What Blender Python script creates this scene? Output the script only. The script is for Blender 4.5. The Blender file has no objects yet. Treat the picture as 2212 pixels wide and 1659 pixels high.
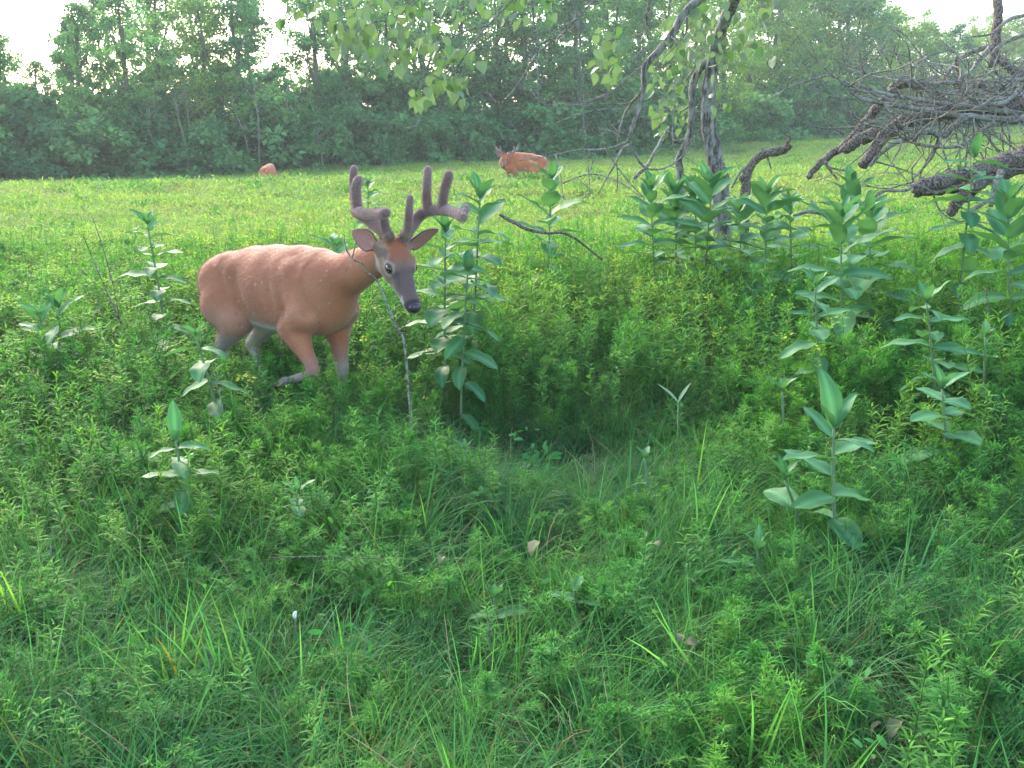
import bpy, math, random
import numpy as np
from mathutils import Vector, Matrix, Euler

random.seed(7)
rng = np.random.default_rng(11)
R = math.radians
scn = bpy.context.scene
col = scn.collection

# ------------------------------------------------------------------ camera
CAM_H = 1.6
FPX = 1050.0
PITCH = math.atan(264 / FPX)
cam_data = bpy.data.cameras.new("camera")
cam = bpy.data.objects.new("camera", cam_data)
col.objects.link(cam)
cam.location = (0, 0, CAM_H)
cam.rotation_euler = (R(90) - PITCH, 0, 0)
cam_data.sensor_width = 36
cam_data.lens = 36 * FPX / 1024
cam_data.clip_start = 0.05
cam_data.clip_end = 2000
scn.camera = cam

# ------------------------------------------------------------------ light
SUN_EL, SUN_AZ = R(30), R(-30)          # azimuth from +Y towards +X (behind the trees, a little left)
world = bpy.data.worlds.new("World")
scn.world = world
world.use_nodes = True
wn = world.node_tree.nodes
wl = world.node_tree.links
wn.clear()
w_out = wn.new("ShaderNodeOutputWorld")
w_bg = wn.new("ShaderNodeBackground")
w_sky = wn.new("ShaderNodeTexSky")
w_sky.sky_type = 'NISHITA'
w_sky.sun_disc = False
w_sky.sun_elevation = SUN_EL
w_sky.sun_rotation = SUN_AZ
w_sky.air_density = 1.0
w_sky.dust_density = 1.6
w_sky.ozone_density = 1.0
wl.new(w_sky.outputs[0], w_bg.inputs[0])
w_bg.inputs[1].default_value = 0.15
wl.new(w_bg.outputs[0], w_out.inputs[0])
sun_d = bpy.data.lights.new("sun", 'SUN')
sun_d.energy = 1.6
sun_d.angle = R(28)
sun_d.color = (1.0, 0.86, 0.68)
sun = bpy.data.objects.new("sun", sun_d)
col.objects.link(sun)
sdir = Vector((math.sin(SUN_AZ) * math.cos(SUN_EL), math.cos(SUN_AZ) * math.cos(SUN_EL), math.sin(SUN_EL)))
sun.rotation_euler = sdir.to_track_quat('Z', 'Y').to_euler()
vs = scn.view_settings
vs.view_transform = 'Standard'
vs.look = 'None'
vs.exposure = 2.4
vs.gamma = 1
vs.use_curve_mapping = False
HAZE = 0.0011
scn.render.engine = 'CYCLES'
cy = scn.cycles
cy.max_bounces = 8
cy.diffuse_bounces = 3
cy.transmission_bounces = 6
cy.glossy_bounces = 2
cy.transparent_max_bounces = 8

# ------------------------------------------------------------------ helpers
CP, SP = math.cos(PITCH), math.sin(PITCH)
FWD, UPV = Vector((0, CP, -SP)), Vector((0, SP, CP))

def W(px, py, Y):
    """world point seen at picture point (px, py), Y metres ahead of the camera"""
    d = Vector((1, 0, 0)) * ((px - 512) / FPX) + UPV * ((384 - py) / FPX) + FWD
    return Vector((0, 0, CAM_H)) + d * (Y / d.y)

K = 1024 / 2212.0
def D(x, y, Y):
    return W(x * K, y * K, Y)

def sstep(a, b, x):
    t = np.clip((np.asarray(x, float) - a) / (b - a), 0, 1)
    return t * t * (3 - 2 * t)

def ground_z(x, y):
    x = np.asarray(x, float); y = np.asarray(y, float)
    far = sstep(9, 30, y) * (-0.12 + 0.022 * np.clip(x, -60, 60))
    bumps = 0.03 * np.sin(x * 1.7 + 0.6 * y) * np.cos(y * 1.3 - x * .4) + 0.06 * np.sin(x * .31 + 1) * np.sin(y * .27)
    hollow = -0.07 * np.exp(-((x - .2) ** 2 / .4 + (y - 4.75) ** 2 / .15))
    rise = 3.0 * sstep(95, 400, y)
    return far + bumps * sstep(0, 3, y) + hollow + rise

def gz(x, y):
    return float(ground_z(x, y))

def mesh_from(name, v, f, cols=None, smooth=False, mats=()):
    me = bpy.data.meshes.new(name)
    v = np.asarray(v, dtype=np.float32)
    if isinstance(f, np.ndarray):
        nf, k = f.shape
        me.vertices.add(len(v)); me.vertices.foreach_set("co", v.ravel())
        me.loops.add(nf * k); me.loops.foreach_set("vertex_index", f.astype(np.int32).ravel())
        me.polygons.add(nf)
        me.polygons.foreach_set("loop_start", np.arange(0, nf * k, k, dtype=np.int32))
        me.polygons.foreach_set("loop_total", np.full(nf, k, dtype=np.int32))
        me.update(calc_edges=True)
    else:
        me.from_pydata([tuple(p) for p in v], [], f)
    if cols is not None:
        at = me.color_attributes.new("col", 'FLOAT_COLOR', 'POINT')
        c = np.ones((len(v), 4), dtype=np.float32); c[:, :cols.shape[1]] = cols
        at.data.foreach_set("color", c.ravel())
    for m in mats:
        me.materials.append(m)
    if smooth:
        me.polygons.foreach_set("use_smooth", np.ones(len(me.polygons), dtype=bool))
    me.validate(); me.update()
    return me

def link(name, me, parent=None, loc=None, rot=None, scale=None):
    o = bpy.data.objects.new(name, me)
    col.objects.link(o)
    if parent is not None: o.parent = parent
    if loc is not None: o.location = loc
    if rot is not None: o.rotation_euler = rot
    if scale is not None: o.scale = (scale,) * 3 if not hasattr(scale, '__len__') else scale
    return o

def tag(o, label=None, cat=None, group=None, kind=None):
    if label: o['label'] = label
    if cat: o['category'] = cat
    if group: o['group'] = group
    if kind: o['kind'] = kind
    return o

def empty(name, loc, label=None, cat=None, group=None, rz=0):
    o = bpy.data.objects.new(name, None)
    col.objects.link(o)
    o.location = loc; o.rotation_euler = (0, 0, rz)
    o.empty_display_size = .1
    return tag(o, label, cat, group)

class MB:
    """collects pieces into one mesh"""
    def __init__(s): s.v, s.f, s.c, s.n = [], [], [], 0
    def add(s, v, f, c=None):
        v = np.asarray(v, float)
        s.v.append(v); s.f += [tuple(i + s.n for i in q) for q in f]
        c = (1, 1, 1) if c is None else c
        c = np.asarray(c, float)
        if c.ndim == 1: c = np.tile(c, (len(v), 1))
        s.c.append(c); s.n += len(v)
    def mesh(s, name, mat, smooth=True):
        return mesh_from(name, np.concatenate(s.v), s.f, np.concatenate(s.c), smooth, [mat])

def catmull(pts, rad, n=4):
    P = [np.array(p, float) for p in pts]
    if len(P) < 3 or n < 2: return P, list(rad)
    out, ro = [], []
    for i in range(len(P) - 1):
        p0, p1, p2, p3 = P[max(i - 1, 0)], P[i], P[i + 1], P[min(i + 2, len(P) - 1)]
        for j in range(n):
            t = j / n
            out.append(.5 * ((2 * p1) + (-p0 + p2) * t + (2 * p0 - 5 * p1 + 4 * p2 - p3) * t * t + (-p0 + 3 * p1 - 3 * p2 + p3) * t ** 3))
            ro.append(rad[i] * (1 - t) + rad[i + 1] * t)
    out.append(P[-1]); ro.append(rad[-1])
    return out, ro

def tube(mb, pts, rad, sides=8, n=4, jit=0.0, c=None, wob=0.0):
    if not hasattr(rad, '__len__'): rad = [rad] * len(pts)
    P, ro = catmull(pts, rad, n)
    if wob:
        for i in range(1, len(P) - 1):
            P[i] = P[i] + np.array([random.uniform(-1, 1) for _ in range(3)]) * wob * ro[i]
    T = [P[min(i + 1, len(P) - 1)] - P[max(i - 1, 0)] for i in range(len(P))]
    T = [t / (np.linalg.norm(t) + 1e-9) for t in T]
    a = np.array([0, 0, 1.0]) if abs(T[0][2]) < .9 else np.array([1.0, 0, 0])
    nrm = np.cross(T[0], a); nrm /= np.linalg.norm(nrm)
    vs_, fs = [], []
    for i in range(len(P)):
        nrm = nrm - T[i] * np.dot(nrm, T[i]); nrm /= np.linalg.norm(nrm) + 1e-9
        b = np.cross(T[i], nrm)
        for k in range(sides):
            an = 2 * math.pi * k / sides
            r = ro[i] * (1 + (random.uniform(-jit, jit) if jit else 0))
            vs_.append(P[i] + (nrm * math.cos(an) + b * math.sin(an)) * r)
    for i in range(len(P) - 1):
        for k in range(sides):
            k2 = (k + 1) % sides
            fs.append((i * sides + k, i * sides + k2, (i + 1) * sides + k2, (i + 1) * sides + k))
    m = len(vs_)
    vs_.append(P[0]); vs_.append(P[-1])
    for k in range(sides):
        fs.append((m, (k + 1) % sides, k))
        fs.append((m + 1, m - sides + k, m - sides + (k + 1) % sides))
    mb.add(vs_, fs, c)

def scatter(tv, tf, M, L, cols, cvar=None):
    """N copies of a template (tv, tf) with 3x3 matrices M and places L; cols (N,3)"""
    N, n = len(L), len(tv)
    v = np.einsum('nij,kj->nki', M, tv) + L[:, None, :]
    f = tf[None, :, :] + (np.arange(N) * n)[:, None, None]
    c = np.repeat(cols, n, axis=0)
    if cvar is not None: c = c * np.tile(cvar, N)[:, None]
    return v.reshape(-1, 3), f.reshape(-1, tf.shape[1]), c

def frames(dirs, ups):
    """matrices whose Y column is dirs, Z roughly ups"""
    y = dirs / (np.linalg.norm(dirs, axis=1, keepdims=True) + 1e-9)
    x = np.cross(y, ups); x /= np.linalg.norm(x, axis=1, keepdims=True) + 1e-9
    z = np.cross(x, y)
    return np.stack([x, y, z], axis=2)

def blade(segs, prof, curl=0.0, fold=0.0, across=1):
    """leaf along +Y, unit length; prof(t) half width; curl bends tip down; fold raises edges"""
    v, f = [], []
    for i in range(segs + 1):
        t = i / segs
        w = prof(t)
        if curl:
            a = curl * t
            y, z = math.sin(a) / curl, -(1 - math.cos(a)) / curl
        else:
            y, z = t, 0
        for j in range(-across, across + 1):
            u = j / across
            v.append((w * u, y, z + fold * w * abs(u)))
    k = 2 * across + 1
    for i in range(segs):
        for j in range(k - 1):
            a = i * k + j
            f.append((a, a + 1, a + k + 1, a + k))
    return np.array(v), np.array(f)

def flat_blade(segs, prof, curl=0.0):
    v, f = [], []
    for i in range(segs + 1):
        t = i / segs; w = prof(t)
        if curl: a = curl * t; y, z = math.sin(a) / curl, -(1 - math.cos(a)) / curl
        else: y, z = t, 0
        v += [(-w, y, z), (w, y, z)]
    for i in range(segs):
        f.append((2 * i, 2 * i + 1, 2 * i + 3, 2 * i + 2))
    return np.array(v), np.array(f)

# ------------------------------------------------------------------ materials
def new_mat(name):
    m = bpy.data.materials.new(name)
    m.use_nodes = True
    nt = m.node_tree
    nt.nodes.clear()
    return m, nt.nodes, nt.links

def mixcol(n, l, a, b, fac, mode='MIX'):
    x = n.new("ShaderNodeMix"); x.data_type = 'RGBA'; x.blend_type = mode
    for s, val in ((x.inputs[6], a), (x.inputs[7], b), (x.inputs[0], fac)):
        if isinstance(val, bpy.types.NodeSocket): l.new(val, s)
        elif hasattr(val, '__len__'): s.default_value = (*val, 1)[:4]
        else: s.default_value = val
    return x.outputs[2]

def leaf_mat(name, c1, c2, patch=None, patch_scale=.6, trans=.35, rough=.7, under=None, pscale_fac=.6, spec=.12):
    """c1..c2 vary per plant and per leaf; patch = colour of larger patches of the stand"""
    m, n, l = new_mat(name)
    out = n.new("ShaderNodeOutputMaterial")
    oi = n.new("ShaderNodeObjectInfo")
    at = n.new("ShaderNodeAttribute"); at.attribute_name = "col"
    base = mixcol(n, l, c1, c2, oi.outputs['Random'])
    if patch is not None:
        geo = n.new("ShaderNodeNewGeometry")
        nz = n.new("ShaderNodeTexNoise"); nz.inputs['Scale'].default_value = patch_scale; nz.inputs['Detail'].default_value = 3
        l.new(geo.outputs['Position'], nz.inputs['Vector'])
        mr = n.new("ShaderNodeMapRange"); mr.inputs[1].default_value = .42; mr.inputs[2].default_value = .62
        mr.inputs[4].default_value = pscale_fac
        l.new(nz.outputs[0], mr.inputs[0])
        base = mixcol(n, l, base, patch, mr.outputs[0])
    c = mixcol(n, l, base, at.outputs['Color'], 1.0, 'MULTIPLY')
    if under is not None:
        g2 = n.new("ShaderNodeNewGeometry")
        c = mixcol(n, l, c, under, g2.outputs['Backfacing'])
    b = n.new("ShaderNodeBsdfPrincipled")
    b.inputs['Roughness'].default_value = rough
    b.inputs['Specular IOR Level'].default_value = spec
    l.new(c, b.inputs['Base Color'])
    tr = n.new("ShaderNodeBsdfTranslucent")
    tc = mixcol(n, l, c, (1.15, 1.25, .6), 1.0, 'MULTIPLY')
    l.new(tc, tr.inputs['Color'])
    mx = n.new("ShaderNodeMixShader"); mx.inputs[0].default_value = trans
    l.new(b.outputs[0], mx.inputs[1]); l.new(tr.outputs[0], mx.inputs[2])
    l.new(mx.outputs[0], out.inputs[0])
    return m

def bark_mat(name, dark, light, scale=30, lichen=.35, bump=.6, stretch=.25):
    m, n, l = new_mat(name)
    out = n.new("ShaderNodeOutputMaterial")
    tc = n.new("ShaderNodeTexCoord")
    mp = n.new("ShaderNodeMapping"); mp.inputs['Scale'].default_value = (1, 1, stretch)
    l.new(tc.outputs['Object'], mp.inputs[0])
    vo = n.new("ShaderNodeTexNoise"); vo.inputs['Scale'].default_value = scale; vo.inputs['Detail'].default_value = 6; vo.inputs['Roughness'].default_value = .7
    l.new(mp.outputs[0], vo.inputs['Vector'])
    rp = n.new("ShaderNodeValToRGB"); rp.color_ramp.elements[0].position = .42; rp.color_ramp.elements[1].position = .6
    rp.color_ramp.elements[0].color = (*dark, 1); rp.color_ramp.elements[1].color = (*light, 1)
    l.new(vo.outputs[0], rp.inputs[0])
    li = n.new("ShaderNodeTexNoise"); li.inputs['Scale'].default_value = 9; li.inputs['Detail'].default_value = 4
    l.new(tc.outputs['Object'], li.inputs['Vector'])
    mr = n.new("ShaderNodeMapRange"); mr.inputs[1].default_value = .52; mr.inputs[2].default_value = .62; mr.inputs[4].default_value = lichen
    l.new(li.outputs[0], mr.inputs[0])
    c = mixcol(n, l, rp.outputs[0], (.30, .33, .30), mr.outputs[0])
    b = n.new("ShaderNodeBsdfPrincipled"); b.inputs['Roughness'].default_value = .9; b.inputs['Specular IOR Level'].default_value = .15
    l.new(c, b.inputs['Base Color'])
    bp = n.new("ShaderNodeBump"); bp.inputs['Strength'].default_value = bump; bp.inputs['Distance'].default_value = .01
    l.new(vo.outputs[0], bp.inputs['Height']); l.new(bp.outputs[0], b.inputs['Normal'])
    l.new(b.outputs[0], out.inputs[0])
    return m

def attr_mat(name, rough=.8, spec=.2, sheen=0.0, bump=0.0, bscale=200, tint=None):
    m, n, l = new_mat(name)
    out = n.new("ShaderNodeOutputMaterial")
    at = n.new("ShaderNodeAttribute"); at.attribute_name = "col"
    b = n.new("ShaderNodeBsdfPrincipled")
    nz = n.new("ShaderNodeTexNoise"); nz.inputs['Scale'].default_value = bscale; nz.inputs['Detail'].default_value = 3
    tcd = n.new("ShaderNodeTexCoord")
    l.new(tcd.outputs['Object'], nz.inputs['Vector'])
    mr = n.new("ShaderNodeMapRange"); mr.inputs[1].default_value = .3; mr.inputs[2].default_value = .7
    mr.inputs[3].default_value = .86; mr.inputs[4].default_value = 1.12
    l.new(nz.outputs[0], mr.inputs[0])
    c = mixcol(n, l, at.outputs['Color'], mr.outputs[0], 1.0, 'MULTIPLY')
    l.new(c, b.inputs['Base Color'])
    b.inputs['Roughness'].default_value = rough
    b.inputs['Specular IOR Level'].default_value = spec
    b.inputs['Sheen Weight'].default_value = sheen
    b.inputs['Sheen Roughness'].default_value = .4
    if bump:
        bp = n.new("ShaderNodeBump"); bp.inputs['Strength'].default_value = bump; bp.inputs['Distance'].default_value = .003
        l.new(nz.outputs[0], bp.inputs['Height']); l.new(bp.outputs[0], b.inputs['Normal'])
    l.new(b.outputs[0], out.inputs[0])
    return m

def plain_mat(name, c, rough=.6, spec=.4, var=.25, scale=40):
    m, n, l = new_mat(name)
    out = n.new("ShaderNodeOutputMaterial")
    b = n.new("ShaderNodeBsdfPrincipled")
    tcd = n.new("ShaderNodeTexCoord")
    nz = n.new("ShaderNodeTexNoise"); nz.inputs['Scale'].default_value = scale; nz.inputs['Detail'].default_value = 4
    l.new(tcd.outputs['Object'], nz.inputs['Vector'])
    cc = mixcol(n, l, tuple(x * (1 - var) for x in c), tuple(min(1, x * (1 + var)) for x in c), nz.outputs[0])
    l.new(cc, b.inputs['Base Color'])
    b.inputs['Roughness'].default_value = rough; b.inputs['Specular IOR Level'].default_value = spec
    l.new(b.outputs[0], out.inputs[0])
    return m

M_forb = leaf_mat("forb_leaf", (.042, .19, .048), (.072, .245, .055), patch=(.13, .27, .05), patch_scale=.8, trans=.38)
M_aster = leaf_mat("aster_leaf", (.06, .26, .048), (.115, .315, .052), patch=(.04, .18, .06), patch_scale=1.1, trans=.4)
M_grass = leaf_mat("grass_blade", (.055, .205, .055), (.10, .275, .07), patch=(.045, .16, .07), patch_scale=1.3, trans=.4, rough=.6)
M_meadow = leaf_mat("meadow_leaf", (.215, .29, .125), (.27, .325, .145), patch=(.16, .27, .12), patch_scale=.28, trans=.32)
M_spurge = leaf_mat("spurge_leaf", (.14, .29, .08), (.25, .35, .09), patch=(.09, .25, .09), patch_scale=.5, trans=.4)
M_dry = leaf_mat("dry_stalk", (.22, .15, .09), (.30, .24, .15), trans=.15)
M_milk = leaf_mat("milkweed_leaf", (.045, .17, .065), (.085, .23, .08), trans=.34, rough=.55, under=(.075, .195, .085), spec=.2)
M_mstem = plain_mat("milkweed_stem", (.12, .2, .09), .7)
M_cotton = leaf_mat("heart_leaf", (.065, .155, .055), (.12, .20, .07), trans=.36, rough=.5, under=(.12, .19, .10), spec=.5)
M_crown = leaf_mat("tree_leaf", (.045, .18, .085), (.13, .31, .13), trans=.42, patch=(.12, .28, .10), patch_scale=.12)
M_crown2 = leaf_mat("pale_tree_leaf", (.12, .26, .08), (.20, .33, .09), trans=.45, patch=(.23, .34, .10), patch_scale=.12)
M_shrub = leaf_mat("shrub_leaf", (.05, .19, .09), (.13, .31, .115), trans=.42)
M_bark = bark_mat("grey_bark", (.06, .052, .042), (.29, .27, .235))
M_fallen = bark_mat("dead_bark", (.055, .038, .03), (.27, .225, .18), lichen=.2, scale=75, stretch=.8, bump=1.0)
M_twig = bark_mat("twig_bark", (.09, .08, .062), (.27, .26, .215), lichen=.5, bump=.2, scale=60, stretch=1)
M_fartrunk = plain_mat("far_trunk", (.12, .125, .085), .9, .1)
M_deadleaf = leaf_mat("dead_leaf", (.13, .14, .075), (.20, .19, .11), trans=.15)
M_fur = attr_mat("deer_fur", rough=.75, spec=.15, sheen=.35, bump=.35, bscale=140)
M_hair = attr_mat("deer_hair", rough=.7, spec=.2, bscale=10)
M_velvet = attr_mat("antler_velvet", rough=.9, spec=.1, sheen=.8, bump=.5, bscale=260)
M_eye = plain_mat("deer_eye", (.012, .008, .007), .08, .7)
M_nose = plain_mat("deer_nose", (.03, .024, .028), .35, .5, scale=300)
M_pupil = plain_mat("nostril_dark", (.004, .003, .003), .6, .2)
M_hoof = plain_mat("deer_hoof", (.04, .035, .03), .5)

# ground
def ground_material():
    m, n, l = new_mat("thatch_and_soil")
    out = n.new("ShaderNodeOutputMaterial")
    geo = n.new("ShaderNodeNewGeometry")
    n1 = n.new("ShaderNodeTexNoise"); n1.inputs['Scale'].default_value = 14; n1.inputs['Detail'].default_value = 8; n1.inputs['Roughness'].default_value = .75
    n2 = n.new("ShaderNodeTexNoise"); n2.inputs['Scale'].default_value = .7; n2.inputs['Detail'].default_value = 4
    l.new(geo.outputs['Position'], n1.inputs['Vector']); l.new(geo.outputs['Position'], n2.inputs['Vector'])
    a = mixcol(n, l, (.035, .03, .02), (.11, .10, .055), n1.outputs[0])
    b_ = mixcol(n, l, a, (.05, .11, .03), n2.outputs[0])
    sep = n.new("ShaderNodeSeparateXYZ"); l.new(geo.outputs['Position'], sep.inputs[0])
    mr = n.new("ShaderNodeMapRange"); mr.inputs[1].default_value = 9; mr.inputs[2].default_value = 16
    l.new(sep.outputs[1], mr.inputs[0])
    c = mixcol(n, l, b_, (.12, .22, .05), mr.outputs[0])
    b = n.new("ShaderNodeBsdfPrincipled"); b.inputs['Roughness'].default_value = .95; b.inputs['Specular IOR Level'].default_value = .1
    l.new(c, b.inputs['Base Color'])
    bp = n.new("ShaderNodeBump"); bp.inputs['Distance'].default_value = .02
    l.new(n1.outputs[0], bp.inputs['Height']); l.new(bp.outputs[0], b.inputs['Normal'])
    l.new(b.outputs[0], out.inputs[0])
    return m

def build_ground():
    xs = np.concatenate([-np.geomspace(900, 14, 26), np.linspace(-13, 13, 105), np.geomspace(14, 900, 26)])
    ys = np.concatenate([-np.geomspace(300, 3, 12), np.linspace(-2, 14, 100), np.geomspace(14.5, 1500, 60)])
    X, Y = np.meshgrid(xs, ys)
    Z = ground_z(X, Y)
    v = np.stack([X, Y, Z], -1).reshape(-1, 3)
    nx, ny = len(xs), len(ys)
    i, j = np.meshgrid(np.arange(nx - 1), np.arange(ny - 1))
    a = (j * nx + i).ravel()
    f = np.stack([a, a + 1, a + nx + 1, a + nx], 1)
    o = link("ground", mesh_from("ground", v, f, None, True, [ground_material()]))
    tag(o, kind="structure", label="uneven meadow ground of soil and thatch")
build_ground()

# ------------------------------------------------------------------ implicit surfaces (for animals)
def surface_nets(F, org, h):
    S = F < 0
    c = [S[i:S.shape[0] - 1 + i, j:S.shape[1] - 1 + j, k:S.shape[2] - 1 + k] for i in (0, 1) for j in (0, 1) for k in (0, 1)]
    allc = np.logical_and.reduce(c); anyc = np.logical_or.reduce(c)
    act = anyc & ~allc
    I = np.argwhere(act)
    idx = -np.ones(act.shape, dtype=np.int32); idx[act] = np.arange(len(I))
    acc = np.zeros((len(I), 3)); cnt = np.zeros(len(I))
    cor = [(i, j, k) for i in (0, 1) for j in (0, 1) for k in (0, 1)]
    vals = {q: F[I[:, 0] + q[0], I[:, 1] + q[1], I[:, 2] + q[2]] for q in cor}
    for q in cor:
        for ax in range(3):
            if q[ax] == 0:
                q2 = list(q); q2[ax] = 1; q2 = tuple(q2)
                a, b = vals[q], vals[q2]
                m = (a < 0) != (b < 0)
                t = np.where(m, a / np.where(m, a - b, 1), 0)
                p = np.tile(np.array(q, float), (len(I), 1)); p[:, ax] += t
                acc += p * m[:, None]; cnt += m
    V = (I + acc / cnt[:, None]) * h + org
    quads = []
    for ax in range(3):
        sl0 = [slice(None)] * 3; sl1 = [slice(None)] * 3
        sl0[ax] = slice(0, -1); sl1[ax] = slice(1, None)
        A, B = S[tuple(sl0)], S[tuple(sl1)]
        E = np.argwhere(A != B)
        o1, o2 = (ax + 1) % 3, (ax + 2) % 3
        E = E[(E[:, o1] > 0) & (E[:, o2] > 0) & (E[:, o1] < F.shape[o1] - 1) & (E[:, o2] < F.shape[o2] - 1)]
        def cell(d1, d2):
            q = E.copy(); q[:, o1] -= d1; q[:, o2] -= d2
            return idx[q[:, 0], q[:, 1], q[:, 2]]
        Q = np.stack([cell(1, 1), cell(0, 1), cell(0, 0), cell(1, 0)], 1)
        inside = A[E[:, 0], E[:, 1], E[:, 2]]
        Q[~inside] = Q[~inside][:, ::-1]
        quads.append(Q)
    return V, np.concatenate(quads)

def sdf_mesh(prims, h):
    """prims: (a, ra, b, rb, k, squash_axis or None, factor)"""
    lo = np.min([np.minimum(p[0] - p[1], p[2] - p[3]) for p in prims], axis=0) - 3 * h
    hi = np.max([np.maximum(p[0] + p[1], p[2] + p[3]) for p in prims], axis=0) + 3 * h
    n = np.ceil((hi - lo) / h).astype(int) + 1
    F = np.full(n, 1.0, dtype=np.float32)
    for a, ra, b, rb, k, ax, fac in prims:
        r = max(ra, rb) + max(abs(k) * 2, 3 * h)
        i0 = np.clip(((np.minimum(a, b) - r - lo) / h).astype(int), 0, n)
        i1 = np.clip(((np.maximum(a, b) + r - lo) / h).astype(int) + 2, 0, n)
        g = [(np.arange(i0[q], i1[q]) * h + lo[q]).astype(np.float32) for q in range(3)]
        X, Y, Z = np.meshgrid(*g, indexing='ij', sparse=True)
        ba = b - a; L2 = float(ba @ ba) + 1e-9
        t = np.clip(((X - a[0]) * ba[0] + (Y - a[1]) * ba[1] + (Z - a[2]) * ba[2]) / L2, 0, 1)
        ox, oy, oz = X - a[0] - t * ba[0], Y - a[1] - t * ba[1], Z - a[2] - t * ba[2]
        if ax is not None:
            dt = (ox * ax[0] + oy * ax[1] + oz * ax[2]) * (1 / fac - 1)
            ox, oy, oz = ox + ax[0] * dt, oy + ax[1] * dt, oz + ax[2] * dt
        d = np.sqrt(ox * ox + oy * oy + oz * oz) - (ra + (rb - ra) * t)
        if ax is not None: d = d * fac
        sl = tuple(slice(i0[q], i1[q]) for q in range(3))
        G = F[sl]
        if k < 0:                                  # carve a shallow hollow
            kk = -k
            hh = np.clip(kk - np.abs(G + d), 0, None) / kk
            F[sl] = np.maximum(G, -d) + hh * hh * kk * .25
            continue
        hh = np.clip(k - np.abs(G - d), 0, None) / k
        F[sl] = np.minimum(G, d) - hh * hh * k * .25
    V, Q = surface_nets(F, lo, h)
    # light relaxation
    for _ in range(2):
        acc = np.zeros_like(V); cnt = np.zeros(len(V))
        for a, b in ((0, 1), (1, 2), (2, 3), (3, 0)):
            np.add.at(acc, Q[:, a], V[Q[:, b]]); np.add.at(cnt, Q[:, a], 1)
            np.add.at(acc, Q[:, b], V[Q[:, a]]); np.add.at(cnt, Q[:, b], 1)
        V = V * .5 + acc / cnt[:, None] * .5
    return V, Q

def vert_normals(V, Q):
    n = np.cross(V[Q[:, 2]] - V[Q[:, 0]], V[Q[:, 3]] - V[Q[:, 1]])
    N = np.zeros_like(V)
    for k in range(4): np.add.at(N, Q[:, k], n)
    return N / (np.linalg.norm(N, axis=1, keepdims=True) + 1e-12)

def vnoise(P, s, seed=0):
    """cheap smooth noise from summed sines, about -1..1"""
    r = np.random.default_rng(seed)
    o = np.zeros(len(P))
    for _ in range(7):
        k = r.normal(size=3) * s; o += np.sin(P @ k + r.uniform(0, 6.28))
    return o / 3.2

def mixc(C, c, m):
    m = np.clip(m, 0, 1)[:, None]
    return C * (1 - m) + np.array(c)[None] * m

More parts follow.
